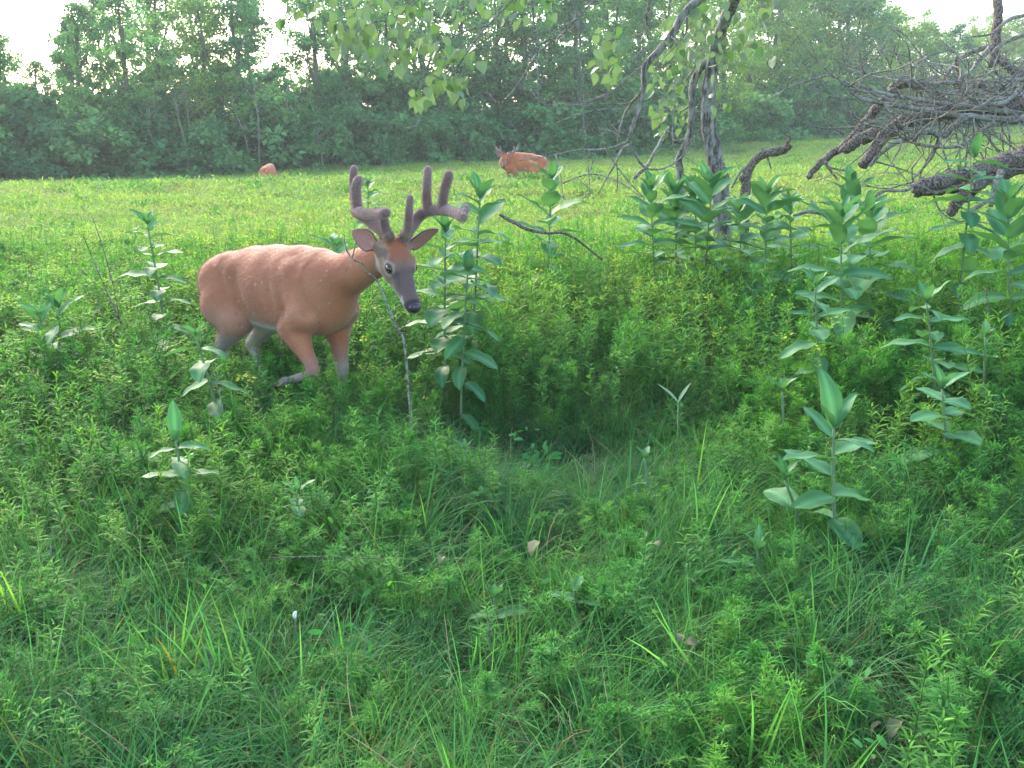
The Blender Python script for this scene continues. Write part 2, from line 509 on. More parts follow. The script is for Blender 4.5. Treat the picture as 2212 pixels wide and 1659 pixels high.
RED = (.325, .122, .060)
def build_deer(name, label, O, heading, H, legs, antlers, h=.006, hair=60000, bright=1.0, group=None, tail_up=False, extra_neck=None):
    """O ground point under the hips, heading = unit forward vector (x, y); H = head frame dict(P, F, R, U) in world space.
    legs: four lists of local joints; antlers: list of list of polylines in world space"""
    d = np.array([heading[0], heading[1], 0.0]); rt = np.array([heading[1], -heading[0], 0.0]); up = np.array([0, 0, 1.0])
    Om = np.array(O, float)
    B = np.stack([d, rt, up])                    # world -> local rows
    toL = lambda p: B @ (np.array(p, float) - Om)
    hP, hF, hR, hU = toL(H['P']), B @ np.array(H['F']), B @ np.array(H['R']), B @ np.array(H['U'])
    hl = lambda f, u, r: hP + hF * f + hU * u + hR * r
    V3 = lambda *a: np.array(a, float)
    S = V3(0, 1, 0)
    pr = []
    def P(a, ra, b, rb, k=.05, ax=None, fac=1.0): pr.append((V3(*a), ra, V3(*b), rb, k, ax, fac))
    # trunk
    P((.10, 0, .735), .168, (.30, 0, .742), .202, .012, S, .78)
    P((.30, 0, .742), .202, (.48, 0, .750), .215, .012, S, .79)
    P((.48, 0, .750), .215, (.64, 0, .757), .214, .012, S, .80)
    P((.64, 0, .757), .214, (.82, 0, .765), .188, .012, S, .80)
    P((.82, 0, .765), .188, (.88, 0, .755), .140, .012, S, .85)
    P((.80, 0, .665), .095, (.87, 0, .70), .09, .06)
    P((.70, 0, .90), .06, (.80, 0, .90), .055, .06)
    for s in (1, -1):
        P((.06, .06 * s, .75), .125, (.13, .085 * s, .64), .120, .05)
        P((.13, .10 * s, .64), .115, (.25, .115 * s, .58), .080, .035)
        P((.73, .088 * s, .85), .068, (.83, .115 * s, .67), .075, .035)
        P((.83, .115 * s, .67), .075, (.75, .13 * s, .60), .070, .03)
    for s in (1, -1):
        P((.60, .196 * s, .88), .028, (.655, .196 * s, .62), .028, -.035)
        P((.31, .182 * s, .80), .026, (.36, .185 * s, .62), .03, -.05)
        P((.86, .160 * s, .82), .02, (.90, .150 * s, .70), .02, -.04)
    # neck
    nb = hl(-.01, -.055, 0)
    mid = V3(.86, 0, .82) * .5 + nb * .5 + V3(0, 0, -.01)
    P((.82, 0, .79), .145, tuple(mid), .090, .06, S, .82)
    for s in (1, -1):
        P((.17, .095 * s, .86), .045, (.24, .11 * s, .83), .04, .05)
    P(tuple(mid), .090, tuple(nb), .072, .02, S, .85)
    # head
    def Q(a, ra, b, rb, k=.025, ax=None, fac=1.0): pr.append((hl(*a), ra, hl(*b), rb, k, ax, fac))
    Q((.015, -.01, 0), .070, (.085, -.004, 0), .066, .04)
    Q((.085, -.008, 0), .060, (.17, -.018, 0), .043, .03)
    Q((.17, -.018, 0), .043, (.265, -.020, 0), .033, .02)
    Q((.265, -.018, 0), .034, (.290, -.020, 0), .030, .015, hR, 1.15)
    Q((.05, -.065, 0), .042, (.16, -.060, 0), .026, .035)
    Q((.16, -.060, 0), .026, (.276, -.052, 0), .019, .015)
    for s in (1, -1):
        Q((.095, .026, .045 * s), .024, (.120, .020, .042 * s), .018, .02)      # brow
        Q((.06, -.045, .035 * s), .036, (.11, -.045, .032 * s), .028, .03)      # cheek
        Q((-.005, .045, .034 * s), .022, (-.012, .075, .040 * s), .024, .02)    # pedicle
        Q((.0, .0, .06 * s), .03, (-.015, .01, .08 * s), .022, .02)             # ear root
    # legs
    for L in legs:
        for (a, ra), (b, rb) in zip(L[:-1], L[1:]):
            P(a, ra, b, rb, .010 if a[2] < .5 else .03)
    # tail
    tl = [(-.03, 0, .83), (-.075, 0, .77), (-.085, 0, .67), (-.07, 0, .60)] if not tail_up else [(-.07, 0, .86), (-.16, 0, .92), (-.2, 0, 1.0)]
    for a, b, r1, r2 in zip(tl[:-1], tl[1:], (.035, .038, .032), (.038, .032, .015)):
        P(a, r1, b, r2, .03)
    V, Qd = sdf_mesh(pr, h)
    N = vert_normals(V, Qd)
    V = V + N * (.0006 * vnoise(V, 55, 21) + .0010 * vnoise(V, 16, 22))[:, None] * (1 if hair else 0)
    # coat
    a, s, z = V[:, 0], V[:, 1], V[:, 2]
    n1, n2 = vnoise(V, 9, 1), vnoise(V, 45, 2)
    C = np.tile(np.array(RED), (len(V), 1)) * (1 + .10 * n1 + .05 * n2)[:, None]
    C = mixc(C, (.42, .19, .11), sstep(.0, 1.0, n1 * .8 + .15) * .45)
    C = mixc(C, (.37, .20, .13), sstep(.70, .58, z) * sstep(.9, .5, a) * .6)               # paler flank
    C = mixc(C, (.25, .085, .04), sstep(.93, .99, z) * (a < 1.0) * .5)                       # darker back line
    belly = sstep(-.45, -.8, N[:, 2]) * sstep(.62, .56, z) * (z > .45) * (a > .05) * (a < .80) * sstep(.13, .09, np.abs(s))
    C = mixc(C, (.62, .58, .52), belly)
    legm = sstep(.52, .44, z)
    C = mixc(C, (.29, .16, .11), legm * .8)
    C = mixc(C, (.42, .37, .33), sstep(.44, .34, z) * .75)
    C = mixc(C, (.44, .38, .34), sstep(.54, .42, z) * (a < .3) * sstep(.0, .5, N[:, 0] + .4 * (s > 0)) * .8)
    inner = (z < .60) * (z > .2) * sstep(.2, .7, -N[:, 1] * np.sign(s)) * (np.abs(s) > .03) * (a < .5)
    C = mixc(C, (.60, .57, .52), inner * .8)
    C = mixc(C, (.62, .58, .52), sstep(-.06, -.1, a) * sstep(-.2, -.6, N[:, 0]) * (np.abs(s) < .07) * (z < .74) * .6)
    if not hair:
        C = mixc(C, (.62, .56, .50), sstep(.10, -.02, a) * sstep(.09, .05, np.abs(s) + .03 * n2) * sstep(.80, .68, z))
        C = mixc(C, (.60, .54, .48), sstep(.75, 1.1, vnoise(V, 22, 15)) * .5)
    C = mixc(C, (.28, .08, .03), (a < -.06) * sstep(.1, .8, -N[:, 0] + .6) * .7)
    # small scars and flecks
    fl = vnoise(V, 150, 5)
    C = mixc(C, (.55, .44, .36), sstep(1.4, 1.7, fl) * (z > .5) * .6)
    C = mixc(C, (.12, .07, .05), sstep(-1.3, -1.6, fl) * (z > .5) * .6)
    # head colours in the head frame
    q = V - hP
    hf, hu, hr = q @ hF, q @ hU, q @ hR
    hd = sstep(-.05, .01, hf + .35 * hu) * sstep(.12, .09, np.abs(hr)) * sstep(-.13, -.11, hu) * (a > 1.0)
    HC = np.tile(np.array((.22, .135, .095)), (len(V), 1)) * (1 + .12 * n2)[:, None]
    HC = mixc(HC, (.26, .095, .045), sstep(.035, .01, np.abs(hr)) * sstep(.12, .07, hf) + 0)
    HC = mixc(HC, (.30, .105, .05), sstep(.03, .05, hu) * sstep(.12, .07, hf))
    HC = mixc(HC, (.15, .09, .07), sstep(.060, .075, hu) * sstep(.015, .022, np.abs(hr)))
    HC = mixc(HC, (.125, .082, .074), sstep(.115, .15, hf) * sstep(-.045, -.02, hu))              # grey-mauve bridge
    HC = mixc(HC, (.25, .16, .115), sstep(.02, .0, hu) * sstep(-.04, -.02, hu) * sstep(.20, .14, hf) * .6)
    for sg in (1, -1):
        de = np.sqrt((hf - .108) ** 2 + (hu - .012) ** 2 + (hr - .060 * sg) ** 2)
        HC = mixc(HC, (.46, .38, .32), sstep(.040, .028, de) * .55)
        HC = mixc(HC, (.07, .045, .04), sstep(.029, .023, de))
        df = np.abs(hf - .15) * .5 + np.abs(hu - .005) + np.abs(hr - .04 * sg)
        HC = mixc(HC, (.08, .06, .055), sstep(.04, .02, df) * .75)                               # gland in front of the eye
    ck = vnoise(V, 75, 8)
    HC = mixc(HC, (.34, .25, .18), sstep(.3, 1.0, ck) * sstep(.035, .055, np.abs(hr)) * sstep(.09, .04, hf) * .6)
    HC = mixc(HC, (.10, .07, .055), sstep(.45, 1.0, -ck) * sstep(.03, .05, np.abs(hr)) * sstep(.12, .06, hf) * .75)
    HC = mixc(HC, (.62, .58, .52), sstep(-.060, -.078, hu) * sstep(.0, .07, hf) * .9)                               # throat and jaw
    HC = mixc(HC, (.62, .58, .54), sstep(.20, .24, hf) * sstep(-.040, -.050, hu))              # chin
    HC = mixc(HC, (.46, .41, .38), sstep(.225, .245, hf) * sstep(.285, .265, hf) * sstep(-.005, -.022, hu) * .9)
    HC = mixc(HC, (.05, .035, .035), sstep(.009, .004, np.abs(hu + .043 + (hf - .24) * .05)) * sstep(.17, .19, hf) * .8)
    HC = mixc(HC, (.045, .035, .038), sstep(.268, .280, hf) * sstep(-.045, -.036, hu))
    C = C * (1 - hd[:, None]) + HC * hd[:, None]
    thr = sstep(.09, .0, np.linalg.norm(q - hF * .03 + hU * .13, axis=1) - .02) * sstep(-.4, -.9, N @ hU) * .6
    C = mixc(C, (.64, .60, .54), thr * (a > 1.15))
    C = np.clip(C * bright * np.where(C.mean(1, keepdims=True) > .3, .85, 1.0), 0, .9)
    if not hair: C = np.clip(C * np.array((1.06, .84, .66)), 0, .9)
    root = empty(name, tuple(Om), label, "deer", group, rz=0)
    rot = Matrix(((d[0], rt[0], 0, 0), (d[1], rt[1], 0, 0), (0, 0, 1, 0), (0, 0, 0, 1)))
    # local axes (forward, right, up) are left-handed: bake to world-aligned offsets instead
    Vw = V @ B
    Nw = N @ B
    Qw = Qd[:, ::-1]
    link("body", mesh_from("deer_body", Vw, Qw, C, True, [M_fur]), root)
    toW = lambda p: p @ B
    # eyes, nose, ears, hooves
    def ball(c, rad, name_, mat, sc=(1, 1, 1)):
        mb = MB()
        n_, m_ = 10, 14
        vs_, fs = [], []
        for i in range(n_ + 1):
            th = math.pi * i / n_
            for j in range(m_):
                ph = 2 * math.pi * j / m_
                l_ = (math.cos(ph) * math.sin(th) * sc[0], math.cos(th) * sc[1], math.sin(ph) * math.sin(th) * sc[2])
                vs_.append(toW(c + (hF * l_[0] + hU * l_[1] + hR * l_[2]) * rad))
        for i in range(n_):
            for j in range(m_):
                fs.append((i * m_ + j, i * m_ + (j + 1) % m_, (i + 1) * m_ + (j + 1) % m_, (i + 1) * m_ + j))
        mb.add(vs_, fs)
        return link(name_, mb.mesh("deer_" + name_, mat), root)
    for sg in (1, -1):
        ball(hl(.108, .013, .0560 * sg), .0200, "eye", M_eye, (1.25, .95, .9))
    for sg in (1, -1):
        ball(hl(.318, -.010, .013 * sg), .0065, "nostril", M_pupil, (.7, 1.0, .8))
    ns = ball(hl(.300, -.012, 0), .030, "nose", M_nose, (.85, .85, 1.0))
    for sg in (1, -1):
        mb = MB()
        e, nn = H['ears'][0 if sg > 0 else 1]
        e = B @ np.array(e, float); nn = B @ np.array(nn, float)
        e /= np.linalg.norm(e); nn -= e * (nn @ e); nn /= np.linalg.norm(nn); sd = np.cross(e, nn)
        base = hl(-.015, .008, .072 * sg)
        Le, We = .165, .046
        vs_, fs, cs = [], [], []
        nu, nv = 12, 8
        for i in range(nu + 1):
            u = i / nu
            w = We * (math.sin(math.pi * min(1, .12 + .88 * u) ** 0.85)) ** .75 if u < 1 else .001
            w = max(w, .0015)
            if u < .15: w = .022 + (w - .022) * (u / .15)
            for j in range(nv + 1):
                v_ = j / nv * 2 - 1
                dep = .75 * (1 - u * .75)
                an = v_ * (1.35 * (1 - u) + .55 * u)
                p = base + e * Le * u + sd * w * math.sin(an) / math.sin(1.35 * (1 - u) + .55 * u) + nn * w * dep * (1 - math.cos(an)) * 1.2
                vs_.append(toW(p))
                ed = abs(v_)
                cs.append(np.array((.26, .12, .09)) * (1 - .75 * sstep(.75, 1, ed)) + np.array((.10, .06, .05)) * .75 * sstep(.75, 1, ed) + np.array((.25, .22, .2)) * (1 - ed) * .25 * (1 - u))
        for i in range(nu):
            for j in range(nv):
                q0 = i * (nv + 1) + j
                fs.append((q0, q0 + 1, q0 + nv + 2, q0 + nv + 1))
        mb.add(vs_, fs, np.array(cs) * bright)
        eo = link("ear", mb.mesh("deer_ear", M_fur), root)
        so = eo.modifiers.new("thick", 'SOLIDIFY'); so.thickness = .007; so.offset = 0
    for L in legs:
        (p, r0), (p2, r2) = L[-1], L[-2]
        p = np.array(p); p2 = np.array(p2)
        dr = p - p2; dr /= np.linalg.norm(dr) + 1e-9
        mb = MB()
        for s in (1, -1):
            off = np.array((0, .013 * s, 0))
            tube(mb, [toW(p + off), toW(p + off + dr * .025), toW(p + off + dr * .06)], [.015, .0175, .007], 8, 3)
        link("hoof", mb.mesh("deer_hoof", M_hoof), root)
    # antlers: one continuous velvet surface each
    for tines in antlers:
        ap = []
        for pts, rad in tines:
            P_, r_ = catmull([toL(p) for p in pts], [q_ * .80 for q_ in rad], 5)
            for i in range(len(P_) - 1):
                ap.append((P_[i], r_[i], P_[i + 1], r_[i + 1], .014, None, 1.0))
        AV, AQ = sdf_mesh(ap, max(.0045, h * .75))
        AN = vert_normals(AV, AQ)
        nz = vnoise(AV, 60, 4)
        AC = np.tile(np.array((.16, .105, .092)), (len(AV), 1)) * (1 + .12 * nz)[:, None]
        upm = sstep(-.1, .7, AN[:, 2])
        AC = mixc(AC, (.24, .175, .16), sstep(-.2, .9, vnoise(AV, 14, 6)) * .6)
        ao = link("antler", mesh_from("deer_antler", AV @ B, AQ[:, ::-1], AC * bright, True, [M_velvet]), root)
        if hair:
            add_hair(ao, "velvet", AV @ B, AN @ B, AC * bright * 2.6, int(hair * .3), .0048, .0011, lay=None, mat=M_hair)
    if hair:
        # hair lies backwards along the body and down the legs
        fl_ = -B.T @ np.array([1, 0, .35])
        flow = np.tile((np.array([-1, 0, -.35]) @ B)[None], (len(V), 1))
        hw = hd[:, None]
        flow = flow * (1 - hw) + ((-hF) @ B)[None] * hw
        msk = ~((hf > .262) & (np.abs(hr) < .05) & (a > 1.0))
        add_hair(link("coat", bpy.data.meshes.new("deer_coat"), root), None, Vw[msk], Nw[msk], C[msk] * 1.05, hair, .013, .0009, lay=flow[msk], mat=M_hair, short=hd[msk])
    return root

def add_hair(ob, child, V, N, C, count, length, width, lay=None, mat=None, short=None):
    i = rng.integers(0, len(V), count)
    p, n, c = V[i], N[i], C[i] * rng.uniform(.75, 1.25, (count, 1))
    j = rng.normal(size=(count, 3))
    dr = n * (.55 if lay is not None else 1.0) + j * .22
    if lay is not None: dr = dr + lay[i]
    dr /= np.linalg.norm(dr, axis=1, keepdims=True)
    ln = length * rng.uniform(.6, 1.3, (count, 1))
    if short is not None: ln = ln * (1 - .6 * short[i])[:, None]
    sd = np.cross(dr, n + j * .1); sd /= np.linalg.norm(sd, axis=1, keepdims=True) + 1e-9
    p = p + np.cross(n, j) * .002 - n * .001
    v = np.stack([p - sd * width / 2, p + sd * width / 2, p + dr * ln], 1).reshape(-1, 3)
    f = np.arange(count * 3).reshape(-1, 3)
    cc = np.repeat(np.clip(c, 0, .9), 3, axis=0)
    me = mesh_from("hair_mesh", v, f, cc, False, [mat])
    if child: o = link(child, me, ob)
    else:
        o = ob; o.data = me
    o['kind'] = 'stuff'
    return o

def unit(v): v = np.array(v, float); return v / np.linalg.norm(v)

def head_frame(P, yaw_dir, pitch, ears=None):
    """yaw_dir horizontal unit (x,y), pitch down in degrees"""
    c, s = math.cos(R(pitch)), math.sin(R(pitch))
    F = np.array([yaw_dir[0] * c, yaw_dir[1] * c, -s])
    Rr = np.array([yaw_dir[1], -yaw_dir[0], 0.0])
    U = np.cross(Rr, F)
    if ears is None:
        ears = [(unit(Rr * 1 + U * .45 - F * .35), unit(F * .8 + U * .3)), (unit(-Rr * 1 + U * .45 - F * .35), unit(F * .8 + U * .3))]
    return dict(P=np.array(P, float), F=F, R=Rr, U=U, ears=ears)

def hero_buck():
    hd = unit((.74, -.67))
    O = (-1.52, 5.55, gz(-1.5, 5.5))
    z0 = O[2]
    yd = unit((.55, -.835))
    Hh = head_frame((-.522, 4.60, 1.055), yd, 49)
    # ears: right one half turned to the viewer and foreshortened, left one drawn back to the side
    Rr, U, F = Hh['R'], Hh['U'], Hh['F']
    Hh['ears'] = [(unit((-.72, .55, .30)), unit((-.30, -.95, .10))),
                  (unit((.80, .42, .32)), unit((.15, -.75, -.7)))]
    legs = [
        [((.13, .10, .64), .105), ((.25, .115, .56), .075), ((.06, .10, .40), .034), ((.085, .10, .36), .025), ((.10, .10, .22), .018), ((.13, .10, .12), .021), ((.16, .10, .06), .019)],
        [((.13, -.10, .64), .10), ((.24, -.11, .55), .070), ((.04, -.11, .385), .033), ((.065, -.11, .345), .024), ((.12, -.11, .22), .018), ((.19, -.11, .11), .021), ((.22, -.11, .06), .019)],
        [((.75, .12, .60), .066), ((.80, .13, .545), .050), ((.905, .145, .45), .030), ((.925, .15, .42), .027), ((.88, .15, .395), .019), ((.74, .15, .345), .0165), ((.69, .15, .33), .020), ((.655, .15, .31), .017)],
        [((.79, -.12, .62), .068), ((.78, -.12, .54), .050), ((.80, -.12, .38), .029), ((.80, -.12, .34), .027), ((.80, -.12, .29), .019), ((.80, -.12, .17), .0165), ((.80, -.12, .11), .020), ((.83, -.12, .06), .018)],
    ]
    ped = lambda sg, u: tuple(Hh['P'] + Hh['F'] * -.010 + Hh['U'] * u + Hh['R'] * .037 * sg)
    bR = [(ped(1, .045), W(386, 234, 4.61), W(379, 227, 4.66), W(369, 220, 4.70), W(358.5, 213, 4.70), W(357, 211, 4.60), W(364, 214, 4.48), W(376, 214.5, 4.38), W(386, 213, 4.30)),
          (.024, .029, .029, .026, .024, .025, .023, .024, .023)]
    g2R = [(W(357.5, 211, 4.60), W(356.5, 200, 4.56), W(355.8, 188, 4.54), W(358.8, 179, 4.52)), (.021, .020, .0195, .017)]
    g3R = [(W(357.5, 212, 4.70), W(353.8, 200, 4.78), W(353, 182, 4.80), W(354, 168, 4.80)), (.018, .016, .016, .015)]
    brR = [(ped(1, .07), W(385, 227, 4.56), W(384, 219, 4.55), W(382, 210, 4.56)), (.022, .017, .014, .011)]
    bL = [(ped(-1, .045), ped(-1, .085), W(413, 225, 4.64), W(419, 216, 4.66), W(428, 211, 4.64), W(442, 210, 4.56), W(452, 212, 4.46), W(463.5, 217.5, 4.30)),
          (.027, .025, .023, .022, .023, .023, .021, .023)]
    g2L = [(W(428, 209, 4.63), W(426.5, 198, 4.63), W(427, 184, 4.62), W(428, 169, 4.62)), (.019, .0185, .018, .016)]
    g3L = [(W(442, 208, 4.56), W(443, 198, 4.54), W(445.5, 186, 4.52), W(449, 174, 4.50)), (.019, .0175, .0185, .0185)]
    g4L = [(W(461, 214, 4.38), W(465, 211, 4.42), W(465.5, 207.5, 4.44)), (.015, .012, .012)]
    brL = [(ped(-1, .07), W(408, 228, 4.50), W(409, 212, 4.46), W(410, 197, 4.46)), (.020, .018, .0155, .0115)]
    build_deer("buck", "large chestnut buck in velvet antlers walking past the milkweed in front", O, hd, Hh, legs,
               [[bR, g2R, g3R, brR], [bL, g2L, g3L, g4L, brL]], h=.006, hair=150000)

def standing_legs(dx=0):
    L = []
    for s, o in ((1, .0), (-1, .06)):
        L.append([((.13, .10 * s, .64), .11), ((.25 + o, .11 * s, .56), .08), ((.05 + o, .10 * s, .40), .04), ((.08 + o, .10 * s, .24), .024), ((.10 + o, .10 * s, .12), .024), ((.13 + o, .10 * s, .06), .02)])
    for s, o in ((1, .0), (-1, -.06)):
        L.append([((.78, .12 * s, .62), .075), ((.77 + o, .12 * s, .55), .058), ((.79 + o, .12 * s, .34), .034), ((.79 + o, .12 * s, .2), .022), ((.79 + o, .12 * s, .11), .023), ((.82 + o, .12 * s, .06), .02)])
    return L

def far_deer():
    # second buck: broadside facing left, head turned to the camera
    Y = 24.0
    p = W(543, 180, Y)
    O = np.array((p.x, Y, gz(p.x, Y)))
    hd = unit((-.95, -.30))
    hp = W(505, 156.5, Y - .45)
    Hh = head_frame((hp.x, hp.y, hp.z), unit((-.12, -.99)), 42)
    q = lambda x, y, dy: W(x, y, Y - .45 + dy)
    A1 = [([q(503.5, 156, 0), q(501, 152.5, .08), q(497, 150, .02), q(495.5, 147, -.1)], [.026, .024, .022, .016]), ([q(501, 152.5, .08), q(500.5, 149, .1), q(500, 146.5, .1)], [.018, .016, .012]), ([q(497, 150, .02), q(496, 147, .02), q(494.5, 144.5, .02)], [.018, .016, .012]), ([q(505, 154, 0), q(505, 151, -.03)], [.02, .012])]
    A2 = [([q(507, 156, 0), q(513, 152.5, .08), q(517, 150, .02), q(518, 147, -.1)], [.026, .024, .022, .016]), ([q(513, 152.5, .08), q(514, 149, .1), q(514, 146, .1)], [.018, .016, .012]), ([q(517, 150, .02), q(517.5, 147, .02), q(518, 144, .02)], [.018, .016, .012]), ([q(509, 154, 0), q(509, 151, -.03)], [.02, .012])]
    build_deer("buck", "distant orange-red buck standing in the meadow, head turned to the camera", O, hd, Hh, standing_legs(), [A1, A2], h=.014, hair=0, bright=1.15, group=None)
    # grazing deer seen from behind
    Y = 27.0
    p = W(265, 186, Y)
    O = np.array((p.x, Y, gz(p.x, Y)))
    hd = unit((.08, .99))
    hp = O + np.array((hd[0] * 1.38, hd[1] * 1.38, .52))
    Hh = head_frame(hp, hd, 65)
    build_deer("doe", "small far deer grazing with its pale rump turned to the camera", O, hd, Hh, standing_legs(), [], h=.014, hair=0, bright=1.3).scale = (.72, .72, .84)

hero_buck()
far_deer()

# ------------------------------------------------------------------ trees beyond the meadow

def leaf_tmpl():
    v = np.array([(0, 0, 0), (.32, .45, .06), (0, 1, 0), (-.32, .45, .06)]); f = np.array([(0, 1, 2, 3)])
    return v, f

def crown_mesh(seed, hgt, rad, base, n_clump, n_leaf, lsize, mat, droop=.0, shape='oval'):
    r = np.random.default_rng(seed)
    # clump centres in an uneven envelope
    u = r.uniform(0, 1, n_clump * 3); th = r.uniform(0, 2 * np.pi, n_clump * 3); rr = np.sqrt(r.uniform(.05, 1, n_clump * 3))
    if shape == 'oval': env = np.sin(np.pi * np.clip(u * .88 + .1, 0, 1)) ** .7
    elif shape == 'spire': env = (1 - u) ** .6 * np.clip(u * 5 + .25, 0, 1)
    else: env = np.sqrt(np.clip(1 - (u * 1.0) ** 2.2, 0, 1))
    lob = 1 + .28 * np.sin(3 * th + seed) + .2 * np.sin(5 * th + u * 9 + seed * 2)
    x = np.cos(th) * rr * env * rad * lob; y = np.sin(th) * rr * env * rad * lob
    z = base + u * (hgt - base)
    keep = r.choice(n_clump * 3, n_clump, replace=False)
    c = np.stack([x, y, z], 1)[keep]
    cr = r.uniform(.28, .62, n_clump) * rad * .42
    k = r.integers(0, n_clump, n_leaf)
    dv = r.normal(size=(n_leaf, 3)); dv /= np.linalg.norm(dv, axis=1, keepdims=True)
    L = c[k] + dv * (cr[k] * r.uniform(.35, 1.05, n_leaf) ** .6)[:, None] * np.array([1.15, 1.15, .75])
    dirs = dv * .5 + r.normal(size=(n_leaf, 3)) * .6 + np.array([0, 0, -.35 - droop])
    ups = r.normal(size=(n_leaf, 3)) + np.array([0, 0, 1.2])
    M = frames(dirs, ups) * (lsize * r.uniform(.6, 1.4, n_leaf))[:, None, None]
    tint = r.uniform(.7, 1.3, (n_clump, 1))[k] * r.uniform(.75, 1.3, (n_leaf, 1))
    cols = np.concatenate([tint * r.uniform(.9, 1.15, (n_leaf, 1)), tint, tint * .95], 1)
    tv, tf = leaf_tmpl()
    v, f, cc = scatter(tv, tf, M, L, cols)
    return mesh_from("crown_mesh", v, f, cc, False, [mat]), c

def trunk_mesh(seed, hgt, r0, centres, mat, lean=.0, limbs=9):
    rd = random.Random(seed)
    mb = MB()
    pts = []
    for i in range(7):
        t = i / 6
        pts.append((lean * t * hgt + rd.uniform(-.08, .08) * t * hgt * .3, rd.uniform(-.08, .08) * t * hgt * .3, t * hgt * .93))
    pts[0] = (0, 0, -.3)
    tube(mb, pts, [r0 * (1.25 - .15 * 0)] + [r0 * (1 - .82 * i / 6) for i in range(1, 7)], 7, 3)
    for c in centres[:limbs]:
        t = min(.85, max(.1, (c[2] - .18 * hgt) / hgt))
        i = int(t * 6); fr = t * 6 - i
        p = np.array(pts[i]) * (1 - fr) + np.array(pts[min(i + 1, 6)]) * fr
        m = (p + c) / 2 + np.array((0, 0, -.12))
        tube(mb, [p, m, c], [r0 * .32, r0 * .2, r0 * .06], 5, 2)
    return mb.mesh("trunk_mesh", mat)

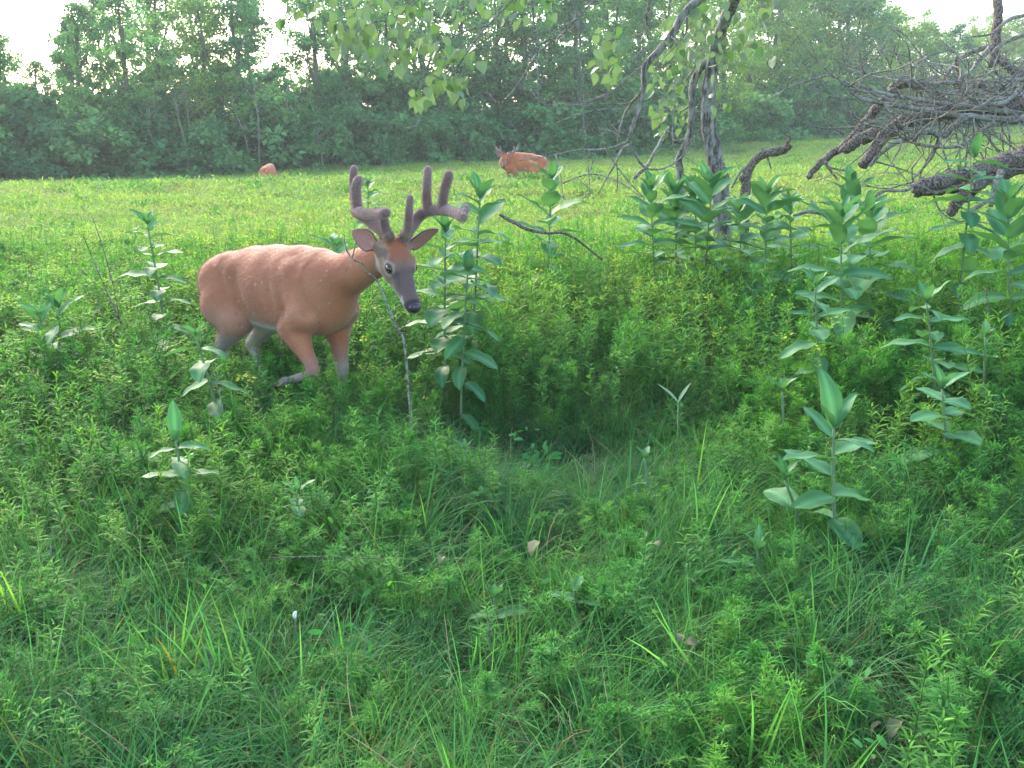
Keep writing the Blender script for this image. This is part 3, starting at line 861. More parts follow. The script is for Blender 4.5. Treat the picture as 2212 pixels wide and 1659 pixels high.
def treeline():
    protos = []
    specs = [(1, 9.5, 1.9, 1.0, 'oval', M_crown), (2, 10.5, 1.7, 1.5, 'oval', M_crown), (3, 8.0, 2.0, .5, 'dome', M_crown),
             (4, 11, 1.6, 2.2, 'oval', M_crown), (5, 9, 2.1, .8, 'oval', M_crown2), (6, 12, 2.2, 1.8, 'oval', M_crown2), (7, 7, 1.3, .4, 'spire', M_crown)]
    for sd, h_, r_, b_, shp, mt in specs:
        cm, cen = crown_mesh(sd, h_, r_, b_, 120, 11000, .145, mt, shape=shp)
        tm = trunk_mesh(sd, h_, .10 + .01 * h_, cen, M_fartrunk)
        protos.append((cm, tm, h_))
    sh = []
    for sd in range(5):
        cm, cen = crown_mesh(20 + sd, 2.0, 1.1, .0, 34, 2600, .13, M_shrub if sd < 3 else M_crown, shape='dome')
        tm = trunk_mesh(30 + sd, 1.6, .03, cen, M_fartrunk, limbs=12)
        sh.append((cm, tm, 2.0))
    def put(kind, proto, x, y, hgt, label, group, wide=1.0, lean=0, rz=None):
        o = empty(kind, (x, y, gz(x, y) - .05), label, "tree" if kind.endswith("tree") else "shrub", group)
        s = hgt / proto[2]
        o.scale = (s * wide, s * wide, s)
        o.rotation_euler = (0, lean, random.uniform(0, 6.28) if rz is None else rz)
        link("crown", proto[0], o); link("trunk", proto[1], o)
        return o
    rd = random.Random(5)
    def edge(px):           # distance of the wood's edge for a picture column
        return float(np.interp(px, [-120, 60, 300, 560, 700, 850, 1000, 1150], [32, 33, 36, 41, 50, 66, 80, 90]))
    def top(px):            # picture row of the tree tops
        return float(np.interp(px, [-100, 0, 30, 52, 60, 75, 110, 180, 230, 262, 275, 290, 310, 420, 560, 640, 760, 850, 880, 960, 1010, 1100],
                               [20, 42, 60, 70, 62, 12, 2, -8, -4, -10, 2, 4, -12, -30, -12, -25, -28, -16, 34, 38, 36, 30]))
    GR = "trees in the wood behind the meadow"
    labs = ["tall leafy tree in the wood edge behind the grazing deer", "dark leafy tree in the wood behind the big buck's antlers",
            "pale green leafy tree in the far wood behind the forked trunk"]
    # front row
    px = -110
    while px < 1130:
        Y = edge(px) + rd.uniform(-.8, 1.5)
        p = W(px, 100, Y)
        ht = W(px, top(px) - 12 + rd.uniform(-10, 10), Y).z - gz(p.x, Y)
        sky_gap = (44 < px < 60) or (268 < px < 286)
        if not sky_gap:
            k = rd.choice([0, 1, 2, 4] if 55 < px < 300 else [0, 1, 3]) if px < 640 else rd.choice([4, 5, 4, 5, 0])
            lb = labs[0 if px < 300 else (1 if px < 640 else 2)]
            put("wood_tree", protos[k], p.x, Y, max(ht, 2.0), lb, GR + (" left" if px < 300 else " centre" if px < 640 else " right").replace(" left", " by the grazing deer").replace(" centre", " behind the antlers").replace(" right", " behind the forked trunk"), wide=min(1.45, 1.15 * rd.uniform(.9, 1.2)) )
        px += rd.uniform(26, 40) * 38 / Y
    # second row, deeper and taller, looser at the top
    px = -130
    while px < 1150:
        Y = edge(px) + rd.uniform(4, 8)
        p = W(px, 100, Y)
        gap = (36 < px < 62) or (262 < px < 300)
        ht = W(px, top(px) - 16 + rd.uniform(-12, 20), Y).z - gz(p.x, Y)
        if not gap:
            lb = labs[0 if px < 300 else (1 if px < 640 else 2)]
            put("wood_tree", protos[rd.choice([1, 3, 0]) if px < 660 else rd.choice([5, 4])], p.x, Y, max(ht, 2.5), lb,
                GR + (" by the grazing deer" if px < 300 else " behind the antlers" if px < 640 else " behind the forked trunk"), wide=rd.uniform(.8, 1.05))
        px += rd.uniform(38, 58) * 38 / Y
    # the low dark growth that closes the foot of the wood
    px = -120
    while px < 1140:
        Y = edge(px) - rd.uniform(.6, 2.2)
        p = W(px, 100, Y)
        tall = rd.uniform(1.3, 3.0) * (1.0 if px < 640 else 1.3)
        put("wood_shrub", sh[rd.randrange(5)], p.x, Y, tall, "leafy shrub in the thicket along the foot of the wood", "shrubs along the foot of the wood", wide=rd.uniform(.9, 1.4))
        px += rd.uniform(16, 30) * 38 / Y
    # second, deeper shrub row so the base is closed
    px = -120
    while px < 1140:
        Y = edge(px) + rd.uniform(1.5, 3.5)
        p = W(px, 100, Y)
        put("wood_shrub", sh[rd.randrange(5)], p.x, Y, rd.uniform(2.6, 4.0), "leafy shrub in the thicket along the foot of the wood", "shrubs along the foot of the wood", wide=rd.uniform(1.0, 1.3))
        px += rd.uniform(34, 52) * 38 / Y
    # dark tree in the gap at the left, thin stems visible in the wood
    Y = 35; p = W(50, 100, Y)
    t = put("wood_tree", protos[6], p.x, Y + 2, 5.4, "thin dark-trunked tree standing in the sky gap of the wood", None, wide=.9)
    pale = plain_mat("pale_stem", (.20, .21, .165), .9, .1)
    stems = [((420, 560), (398, 300)), ((530, 300), (455, 130)), ((400, 310), (378, 200)), ((765, 320), (745, 200)), ((1165, 240), (1160, 40)), ((1260, 190), (1250, 20)), ((695, 330), (690, 270)),
             ((210, 395), (200, 330)), ((1020, 330), (1000, 260)), ((1710, 220), (1700, 170)), ((415, 310), (400, 190)), ((330, 320), (322, 230)), ((560, 330), (545, 160)), ((610, 320), (620, 180)),
             ((860, 310), (850, 210)), ((940, 320), (930, 180)), ((1075, 300), (1085, 130)), ((85, 330), (60, 110))]
    for i, ((x0, y0), (x1, y1)) in enumerate(stems[1:14]):
        Yd = edge(x0 * K) - 1.9 + rd.uniform(-.4, .5)
        a, b = D(x0, y0, Yd), D(x1, y1, Yd)
        g = gz(a.x, Yd)
        o = empty("sapling_stem", (a.x, Yd, g), "bare pale sapling stem showing against the dark wood", "sapling", "pale stems showing in the wood")
        mb = MB()
        bx, bz = b.x - a.x, b.z - g
        tube(mb, [(rd.uniform(-.1, .1), 0, -.1), (0, 0, max(a.z - g, .3)), (bx * .5 + rd.uniform(-.12, .12), 0, (a.z + b.z) / 2 - g), (bx, 0, bz)], [.027, .023, .018, .008], 6, 4, wob=.8)
        for _ in range(3):
            t = rd.uniform(.45, .95); z_ = a.z - g + (bz - a.z + g) * t
            sx = rd.choice((-1, 1)) * rd.uniform(.2, .5)
            tube(mb, [(bx * t, 0, z_), (bx * t + sx * .6, .05, z_ + .2), (bx * t + sx, .1, z_ + .5)], [.012, .009, .004], 4, 2)
        link("stem", mb.mesh("sapling_stem", pale), o)
treeline()

# ------------------------------------------------------------------ milkweeds
def milk_leaf_mesh(seed):
    rd = random.Random(seed)
    wav = rd.uniform(0, 6.28); curl = rd.uniform(.1, .8); amp = rd.uniform(.012, .035); asym = rd.uniform(-.12, .12)
    segs, ac = 9, 2
    v, f, c = [], [], []
    for i in range(segs + 1):
        t = i / segs
        w = .245 * (math.sin(math.pi * min(1, t * .97 + .03) ** .88)) ** .62 if 0 < t < 1 else (.02 if t == 0 else .004)
        a = curl * t
        y = math.sin(a) / curl; z = -(1 - math.cos(a)) / curl
        for j in range(-ac, ac + 1):
            u = j / ac
            v.append((w * u + asym * t * t, y, z + .22 * w * abs(u) + amp * math.sin(t * 13 + wav + (2 if j > 0 else 0)) * abs(u)))
            cc = 1.0 if j else 1.75
            ed = 1.12 if abs(j) == ac else 1.0
            c.append((cc * ed, cc * ed * (.93 if j == 0 else 1), cc * ed * (1.1 if j == 0 else 1)))
    k = 2 * ac + 1
    for i in range(segs):
        for j in range(k - 1):
            a0 = i * k + j
            f.append((a0, a0 + 1, a0 + k + 1, a0 + k))
    return mesh_from("milkweed_leaf", v, f, np.array(c), True, [M_milk])
MLEAF = [milk_leaf_mesh(s) for s in range(8)]

def milkweed(x, y, hgt, leaf, label, pairs=7, lean=(0, 0), seed=0, upr=.5, droop=0.0, name="milkweed", mesh_set=None, flower=False, start=.22, top_n=2, top_l=.6):
    rd = random.Random(seed * 31 + 5)
    z = gz(x, y)
    lean = (lean[0], rd.uniform(-.12, .12))
    o = empty(name, (x, y, z), label, "plant", "milkweed plants in the meadow")
    top = np.array((lean[0] * hgt, lean[1] * hgt, hgt))
    mb = MB()
    midp = top * .5 + np.array((rd.uniform(-.02, .02), rd.uniform(-.02, .02), 0))
    tube(mb, [(0, 0, -.02), midp, top], [.0075, .0065, .004], 7, 5)
    link("stem", mb.mesh("milkweed_stem", M_mstem), o)
    az = rd.uniform(0, 3.14)
    if hgt > .5: start = max(start, 1 - .72 / hgt); pairs = max(pairs, int((1 - start) * hgt / .055)); leaf = leaf
    def stem_at(t):
        return (1 - t) ** 2 * np.zeros(3) + 2 * t * (1 - t) * (2 * midp - top * .5) + t * t * top
    for i in range(pairs):
        f = i / max(pairs - 1, 1)
        t = start + (1 - start) * (1 - (1 - f) ** 1.25)
        az += math.pi / 2 + rd.uniform(-.25, .25)
        for s in (0, 1):
            if rd.random() < .06 and 0 < i < pairs - 1: continue
            a = az + s * math.pi + rd.uniform(-.15, .15)
            el = R(-8 - 35 * droop) + R(62 * upr) * f ** 1.3 * 1.35 + rd.uniform(-.16, .16)
            L = leaf * (.62 + .55 * math.sin(math.pi * min(1, .18 + f * .72))) * rd.uniform(.85, 1.12)
            if f == 1: L = leaf * .8 * rd.uniform(.8, 1.1); el = R(55) + rd.uniform(-.15, .2)
            q = Euler((el, rd.uniform(-.35, .35), a), 'XYZ')
            me = (mesh_set or MLEAF)[rd.randrange(len(mesh_set or MLEAF))]
            lo = link("leaf", me, o, tuple(stem_at(t) + np.array((0, 0, rd.uniform(-.006, .006)))))
            lo.rotation_mode = 'XYZ'
            lo.rotation_euler = Euler((el, rd.uniform(-.3, .3), a)); lo.scale = (L * rd.uniform(.85, 1.15) * (1 - .3 * max(0, f - .6) / .4), L, L)
    for s in range(top_n):
        a = az + math.pi / 2 + s * math.pi * 2 / max(top_n, 1)
        lo = link("leaf", MLEAF[rd.randrange(8)], o, tuple(top)); L = leaf * top_l * rd.uniform(.85, 1.15); a = 0.15 if top_l > 1 else a
        lo.rotation_euler = (R(rd.uniform(60, 78)), 0, a); lo.scale = (L * .7, L, L)
    if flower:
        mbf = MB()
        for _ in range(26):
            dv = unit([rd.gauss(0, 1), rd.gauss(0, 1), abs(rd.gauss(0, 1)) + .1])
            c0 = top + np.array((0, 0, .03)); tube(mbf, [c0, c0 + dv * .03, c0 + dv * .045], [.002, .006, .004], 5, 1)
        link("flower_head", mbf.mesh("flower_head", plain_mat("milkweed_flower", (.42, .2, .2), .7)), o)
    return o

def mk(dx, dy_top, Y, leaf, label, dxb=None, **kw):
    """milkweed whose tip shows at (dx, dy_top) at distance Y; dxb column of its foot"""
    p = D(dx, dy_top, Y)
    fx = D(dxb if dxb else dx, dy_top + 250, Y).x
    g = gz(fx, Y)
    leaf *= 1.0 if Y < 4.2 else 1.04 if Y < 5.5 else 1.25
    hgt = max(.12, p.z - g - leaf * .35)
    milkweed(fx, Y, hgt, leaf, label, lean=((p.x - fx) / hgt, 0), **kw)

MILK = [
    (322, 462, 5.9, .135, "tall milkweed standing alone in the meadow behind the big buck's rump", 352, dict(pairs=10, seed=1, upr=.55)),
    (95, 655, 5.3, .15, "broad leafy milkweed rising from the yellow-green cover near the photo's left edge", 110, dict(pairs=6, seed=2, upr=1.0)),
    (125, 640, 5.5, .15, "milkweed clump partner just beside the broad one near the photo's left edge", 130, dict(pairs=5, seed=33, upr=1.0)),
    (425, 700, 4.5, .14, "milkweed growing in front of the big buck's hind legs", 492, dict(pairs=5, seed=3, upr=.2, droop=.2, start=.4)),
    (375, 925, 3.55, .135, "spindly pale milkweed with an upright top leaf in the lower left grass", 412, dict(pairs=8, seed=4, upr=.35, top_n=1, top_l=1.05, droop=.2)),
    (645, 1040, 3.55, .10, "small yellow-green seedling with a few leaves right of the spindly milkweed", 655, dict(pairs=4, seed=5, upr=.6)),
    (1035, 400, 5.3, .19, "tallest milkweed behind the big buck's right antler tip", 1000, dict(pairs=10, seed=6, upr=.6)),
    (960, 475, 5.0, .19, "leafy milkweed right behind the big buck's ear and eye", 965, dict(pairs=9, seed=7, upr=.5)),
    (1010, 560, 4.9, .17, "lower milkweed beside the big buck's nose", 990, dict(pairs=6, seed=8, upr=.3)),
    (1190, 360, 7.2, .17, "milkweed below the far buck's hindquarters", 1185, dict(pairs=7, seed=9, upr=.9)),
    (1405, 385, 7.3, .19, "leftmost milkweed of the cluster under the forked trunk", 1425, dict(pairs=7, seed=10, upr=.9)),
    (1460, 392, 7.5, .19, "milkweed under the thinner stem of the forked trunk", 1465, dict(pairs=7, seed=11, upr=1.0)),
    (1535, 372, 7.2, .20, "milkweed covering the foot of the thick forked trunk", 1530, dict(pairs=7, seed=12, upr=1.0)),
    (1665, 395, 7.0, .20, "milkweed between the forked trunk and the broken limb", 1660, dict(pairs=6, seed=13, upr=.75)),
    (1840, 378, 6.8, .18, "milkweed behind the tall pair, its tip against the fallen limbs", 1850, dict(pairs=6, seed=14, upr=1.1)),
    (1805, 432, 5.6, .20, "tall many-leaved milkweed, left of the pair below the fallen tree", 1835, dict(pairs=10, seed=15, upr=.75)),
    (1885, 428, 5.8, .20, "tall milkweed, right of the pair below the fallen tree", 1890, dict(pairs=9, seed=16, upr=.75)),
    (1755, 590, 4.9, .15, "slim milkweed with drooping leaf pairs in front of the tall pair", 1775, dict(pairs=8, seed=17, upr=.6, droop=.35)),
    (2005, 625, 4.5, .165, "pale dense milkweed with horizontal leaves at the right", 2035, dict(pairs=11, seed=18, upr=.3)),
    (2028, 800, 3.95, .175, "milkweed with blue-green leaves right in front of the pale dense one", 2045, dict(pairs=7, seed=19, upr=.25)),
    (1815, 898, 3.4, .18, "milkweed with one long upright leaf in the lower right grass", 1822, dict(pairs=5, seed=20, upr=.55, top_n=1, top_l=1.15)),
    (1700, 1010, 3.5, .15, "broad dark leafed milkweed leaning left of the long-leafed one", 1745, dict(pairs=3, seed=21, upr=.8)),
    (1690, 822, 4.35, .13, "low milkweed with two flat leaves left of the slim drooping one", 1715, dict(pairs=3, seed=22, upr=.2)),
    (1635, 1160, 3.15, .11, "small milkweed sprout in the grass below the broad dark leafed one", 1640, dict(pairs=3, seed=23, upr=.7)),
    (1068, 1275, 2.95, .09, "small sprout with pale upturned leaves in the lower middle grass", 1062, dict(pairs=3, seed=24, upr=.8)),
    (1240, 1250, 2.95, .10, "small bluish sprout with long leaves in the lower middle grass", 1238, dict(pairs=4, seed=25, upr=.3)),
    (1005, 950, 3.95, .09, "single round-leafed sprout right of the dark hollow's left rim", 1008, dict(pairs=2, seed=26, upr=1.0)),
    (1395, 975, 3.8, .10, "yellow-green sprout at the right rim of the dark hollow", 1410, dict(pairs=3, seed=27, upr=.3)),
    (2120, 700, 4.6, .13, "yellow-green leafy plant at the right, past the pale dense milkweed", 2120, dict(pairs=4, seed=28, upr=.5)),
    (2190, 410, 5.6, .18, "tall shaded milkweed cut by the photo's right edge", 2190, dict(pairs=8, seed=29, upr=1.0)),
    (722, 512, 6.6, .15, "milkweed tip showing over the big buck's back by its neck", 725, dict(pairs=6, seed=30, upr=.8)),
    (797, 385, 11.5, .17, "flowering milkweed seen between the big buck's antlers", 795, dict(pairs=7, seed=31, upr=.6, flower=True)),
    (1500, 385, 7.6, .19, "milkweed filling the space between the two stems of the forked trunk", 1498, dict(pairs=7, seed=41, upr=.9)),
    (1600, 430, 7.9, .19, "milkweed just right of the thick forked trunk's foot", 1602, dict(pairs=7, seed=42, upr=.8)),
    (1715, 420, 7.3, .17, "lowest milkweed at the foot of the broken hooked limb", 1712, dict(pairs=6, seed=43, upr=.7)),
    (2105, 315, 6.2, .17, "dark broad-leafed plant growing up through the fallen limbs", 2080, dict(pairs=5, seed=32, upr=.3)),
]
for dx, dyt, Y, lf, lab, dxb, kw in MILK:
    mk(dx, dyt, Y, lf, lab, dxb, **kw)

# ------------------------------------------------------------------ foreground tree with hanging branches
def heart_leaf_mesh(seed):
    rd = random.Random(seed)
    out = [(0, .0), (.16, -.09), (.36, -.02), (.46, .2), (.42, .42), (.28, .66), (.12, .86), (0, 1.06)]
    pts = [(x, y) for x, y in out] + [(-x, y) for x, y in out[-2:0:-1]]
    n = len(pts)
    v = [(0, .4, -.05)] ; f = []; c = [(1.15, 1.1, 1.0)]
    cup = rd.uniform(-.18, .22)
    for x, y in pts:
        v.append((x * rd.uniform(.95, 1.05), y, cup * (x * x) * 2 + rd.uniform(-.03, .03) - .12 * (y - .4) ** 2)); c.append((1, 1, 1))
    for i in range(n):
        f.append((0, 1 + i, 1 + (i + 1) % n))
    k = len(v)
    v += [(-.012, 0, 0), (.012, 0, 0), (.012, -.5, .04), (-.012, -.5, .04)]; c += [(1.3, 1.1, 1)] * 4
    f.append((k, k + 1, k + 2, k + 3))
    return mesh_from("heart_leaf", v, f, np.array(c), True, [M_cotton])
HLEAF = [heart_leaf_mesh(s) for s in range(6)]

def limb(root, name, pts, rad, mat, sides=9, jit=.06, wob=.15, label=None, n=5):
    mb = MB()
    o = root.location
    tube(mb, [np.array(p) - np.array(o) for p in pts], rad, sides, n, jit=jit, wob=wob)
    ob = link(name, mb.mesh(name + "_mesh", mat), root)
    if label: ob['label'] = label
    return ob

def twigs(root, name, paths, count, mat, rd, length=(.15, .5), r=.004, spread=1.0, up=.0):
    """side twigs along given polylines, each with small forks"""
    o = np.array(root.location)
    for _ in range(count):
        pts = paths[rd.randrange(len(paths))]
        i = rd.randrange(len(pts) - 1); t = rd.random()
        p = np.array(pts[i]) * (1 - t) + np.array(pts[i + 1]) * t
        dr = unit([rd.gauss(0, 1) * spread, rd.gauss(0, .8) * spread, rd.gauss(up, .7)])
        L = rd.uniform(*length)
        mb = MB()
        q = [p]
        d_ = dr.copy()
        for k in range(4):
            d_ = unit(d_ + np.array([rd.gauss(0, .22) for _ in range(3)]) + np.array((0, 0, .05)))
            q.append(q[-1] + d_ * L / 4)
        tube(mb, [x - o for x in q], [r * 1.3, r * 1.1, r * .9, r * .7, r * .35], 5, 2)
        for _k in range(rd.randrange(1, 4)):
            j = rd.randrange(1, 4)
            d2 = unit(d_ + np.array([rd.gauss(0, .9) for _ in range(3)]))
            e = q[j] + d2 * L * rd.uniform(.25, .5)
            tube(mb, [q[j] - o, (q[j] + e) / 2 - o + np.array((0, 0, .01)), e - o], [r * .7, r * .5, r * .25], 4, 2)
        link(name, mb.mesh(name + "_mesh", mat), root)

def C5(x, y, Y): return D(1200 + .2604 * x, .2604 * y, Y)
def C4(x, y, Y): return D(672 + .3038 * x, .3038 * y, Y)

def cottonwood():
    rd = random.Random(12)
    base = C5(1345, 1450, 9.0)
    gx = base.x + .05
    o = empty("cottonwood_tree", (gx, 9.0, gz(gx, 9.0)), "grey forked tree with bowed stems and hanging heart-shaped leaves behind the milkweed cluster", "tree")
    T = [Vector((gx + .08, 9.0, gz(gx, 9) - .1)), C5(1370, 1600, 9), C5(1335, 1380, 9), C5(1290, 1180, 9), C5(1265, 1000, 9), C5(1265, 800, 9), C5(1290, 600, 9), C5(1330, 400, 8.95), C5(1390, 200, 8.8), C5(1470, 20, 8.6), C5(1560, -250, 8.2), C5(1500, -700, 7.6), C5(1300, -1300, 7.0)]
    limb(o, "trunk", T, [.085, .078, .072, .066, .062, .058, .056, .05, .047, .046, .045, .04, .03], M_bark, 16, .07, .12)
    S2 = [Vector((C5(1040, 1500, 9.1).x, 9.1, gz(.9, 9))), C5(1035, 1520, 9.1), C5(1025, 1330, 9.1), C5(1090, 1180, 9.1), C5(1125, 1050, 9.1), C5(1130, 850, 9.1), C5(1140, 690, 9.08), C5(1200, 570, 9.04), C5(1290, 470, 9.0)]
    limb(o, "branch", S2, [.034, .033, .031, .029, .027, .027, .028, .03, .032], M_bark, 12, .08, .15)
    S3 = [C5(1560, -250, 8.2), C5(1300, -100, 8.3), C5(1180, 10, 8.4), C5(1050, 130, 8.4), C5(960, 300, 8.4), C5(810, 470, 8.4), C5(738, 570, 8.4), C5(730, 740, 8.4), C5(690, 900, 8.4), C5(640, 1060, 8.4), C5(600, 1180, 8.4)]
    limb(o, "branch", S3, [.034, .032, .031, .029, .028, .027, .024, .023, .02, .017, .015], M_bark, 10, .08, .15)
    paths = [T[5:], S3]
    B = [
        ([(600, 1180), (400, 1240), (200, 1245), (0, 1285), (-300, 1330)], .010, 8.4),
        ([(610, 1190), (730, 1380), (860, 1405), (960, 1370), (1010, 1350)], .011, 8.4),
        ([(570, 1220), (470, 1400), (350, 1610)], .010, 8.3),
        ([(600, 1200), (510, 1300), (515, 1450), (510, 1600)], .008, 8.3),
        ([(400, 1100), (430, 1250), (560, 1450), (740, 1650)], .009, 8.2),
        ([(60, 1520), (250, 1450), (400, 1460), (560, 1530), (720, 1640)], .007, 8.2),
        ([(650, 1480), (760, 1370), (840, 1230), (900, 1120), (940, 1055)], .016, 8.5),
        ([(700, 780), (600, 860), (350, 860), (0, 870)], .008, 8.4),
        ([(690, 790), (610, 880), (540, 1050), (520, 1170), (515, 1240)], .012, 8.4),
        ([(570, 900), (400, 905), (230, 940), (100, 980), (0, 1025)], .007, 8.3),
        ([(520, 1100), (440, 1010), (350, 930)], .006, 8.3),
        ([(530, 1130), (430, 1075), (300, 1060)], .006, 8.35),
        ([(600, 850), (500, 810), (400, 790), (250, 850), (150, 810), (20, 800)], .006, 8.45),
        ([(160, -200), (165, 0), (170, 180), (205, 330), (222, 560), (240, 800)], .008, 8.0),
        ([(520, -200), (520, 0), (505, 150), (495, 290)], .009, 8.0),
        ([(790, -200), (780, 0), (755, 150), (765, 320)], .017, 8.0),
        ([(1090, 140), (1085, 250), (1040, 330), (900, 480)], .009, 8.3),
        ([(960, 300), (1000, 360), (950, 370), (880, 520)], .006, 8.3),
        ([(770, 480), (700, 560), (560, 680), (430, 780), (250, 840)], .006, 8.4),
        ([(740, 480), (720, 350), (730, 200)], .006, 8.4),
        ([(175, 150), (80, 260), (0, 330), (-160, 450)], .008, 8.0),
        ([(730, 270), (600, 320), (460, 330), (390, 370)], .005, 8.0),
        ([(980, 700), (985, 900), (970, 1100), (975, 1250)], .005, 8.7),
        ([(1140, 590), (1100, 640), (1105, 690)], .012, 9.1),
        ([(1110, 880), (1060, 910), (1020, 940)], .011, 9.1),
        ([(1210, 1070), (1170, 1120), (1130, 1210), (1010, 1330), (900, 1400)], .007, 9.1),
        ([(1180, 800), (1220, 880), (1250, 950)], .006, 9.05),
        ([(1340, 450), (1420, 430)], .012, 8.9),
        ([(1820, 10), (1860, 100), (1930, 210)], .007, 8.3),
        ([(0, 1280), (40, 1450), (60, 1600), (70, 1700)], .006, 8.2),
        ([(270, 1380), (280, 1500), (290, 1640)], .006, 8.1),
    ]
    for pts, r, Y in B:
        q = [C5(x, y, Y + .06 * i * (1 if r > .007 else -1)) for i, (x, y) in enumerate(pts)]
        n = len(q)
        limb(o, "branch", q, [r * (1 - .55 * i / (n - 1)) for i in range(n)], M_twig, 6, .08, .25, n=4)
        paths.append(q)
    B4 = [
        ([(1700, -300), (1430, 0), (1230, 210), (1090, 400), (1020, 510), (930, 620), (840, 700), (790, 800), (750, 890), (680, 912)], .0085, 6.6),
        ([(2100, -100), (1880, 140), (1640, 350), (1530, 450), (1370, 525), (1220, 530)], .0075, 7.4),
        ([(1590, 400), (1500, 560), (1400, 690), (1330, 735), (1240, 640)], .008, 7.4),
        ([(900, -200), (760, 0), (600, 120), (450, 160), (300, 230)], .006, 6.4),
        ([(1250, 180), (1050, 240), (930, 330), (860, 420)], .007, 6.6),
        ([(1560, -100), (1590, 200), (1620, 480), (1640, 640)], .008, 7.0),
        ([(600, -300), (480, 0), (330, 80), (200, 200)], .006, 6.3),
        ([(1560, 640), (1640, 740), (1800, 745), (2000, 750)], .010, 7.8),
    ]
    hang = []
    for pts, r, Y in B4:
        q = [C4(x, y, Y + .03 * i) for i, (x, y) in enumerate(pts)]
        n = len(q)
        limb(o, "branch", q, [r * (1 - .6 * i / (n - 1)) for i in range(n)], M_twig, 6, .08, .25, n=4)
        paths.append(q)
    twigs(o, "twig", paths[2:], 46, M_twig, rd, (.12, .45), .0028, spread=1.0, up=-.1)
    # leaves: (display box x0,y0,x1,y1, depth, count, size px)
    CL = [(600, -30, 720, 50, 6.3, 22, .095), (715, 20, 800, 110, 6.3, 26, .10), (760, -20, 890, 130, 6.3, 34, .10), (820, 110, 880, 165, 6.4, 9, .10), (880, -20, 1000, 120, 6.6, 26, .10), (900, 100, 1040, 150, 6.6, 12, .105),
          (885, 180, 930, 225, 6.6, 9, .11), (965, 165, 1010, 225, 6.6, 12, .11), (925, 155, 965, 190, 6.6, 5, .11), (1020, -20, 1200, 50, 7.2, 20, .11),
          (1285, 60, 1340, 110, 8.0, 9, .12), (1282, 110, 1335, 175, 8.0, 12, .125), (1395, 110, 1490, 290, 9.6, 44, .13), (1440, 10, 1560, 130, 8.6, 28, .125),
          (1540, 10, 1670, 150, 8.5, 24, .13), (1535, 120, 1580, 250, 8.9, 8, .13), (700, -60, 1400, -5, 7.0, 26, .11), (1560, -60, 1760, 20, 8.4, 10, .12)]
    spots = []
    for x0, y0, x1, y1, Y, n, sz in CL:
        for _ in range(int(n * 1.9)):
            px_, py_ = rd.uniform(x0, x1), rd.uniform(y0, y1)
            p = D(px_, py_, Y + rd.uniform(-.5, .5))
            ro = Euler((R(-90) + rd.gauss(0, .5), rd.gauss(0, .4), rd.uniform(-1.1, 1.1) + rd.choice([0, 0, 0, math.pi, 1.4])), 'XYZ')
            sc_ = sz * .60 * rd.uniform(.65, 1.25)
            spots.append((0 if py_ > 0 else 1, -sc_ / p.y, p, ro, sc_))
    spots.sort(key=lambda q: q[:2])
    rest = MB()
    for i, (_, _, p, ro, sc_) in enumerate(spots):
        me = HLEAF[i % 6]
        loc = np.array(p) - np.array(o.location)
        if i < 300:
            lo = link("leaf", me, o, tuple(loc)); lo.rotation_euler = ro; lo.scale = (sc_,) * 3
        else:
            m3 = np.array(ro.to_matrix()) * sc_
            vv = np.array([v.co[:] for v in me.vertices]) @ m3.T + loc
            rest.add(vv, [tuple(q.vertices) for q in me.polygons], np.array([1, 1, 1]) * rd.uniform(.8, 1.2))
    lm = link("leaf_mass", rest.mesh("leaf_mass", M_cotton), o)
    lm['kind'] = 'stuff'
cottonwood()

# ------------------------------------------------------------------ fallen tree at the right
def C6(x, y, Y): return D(1632 + .3009 * x, .3009 * y, Y)

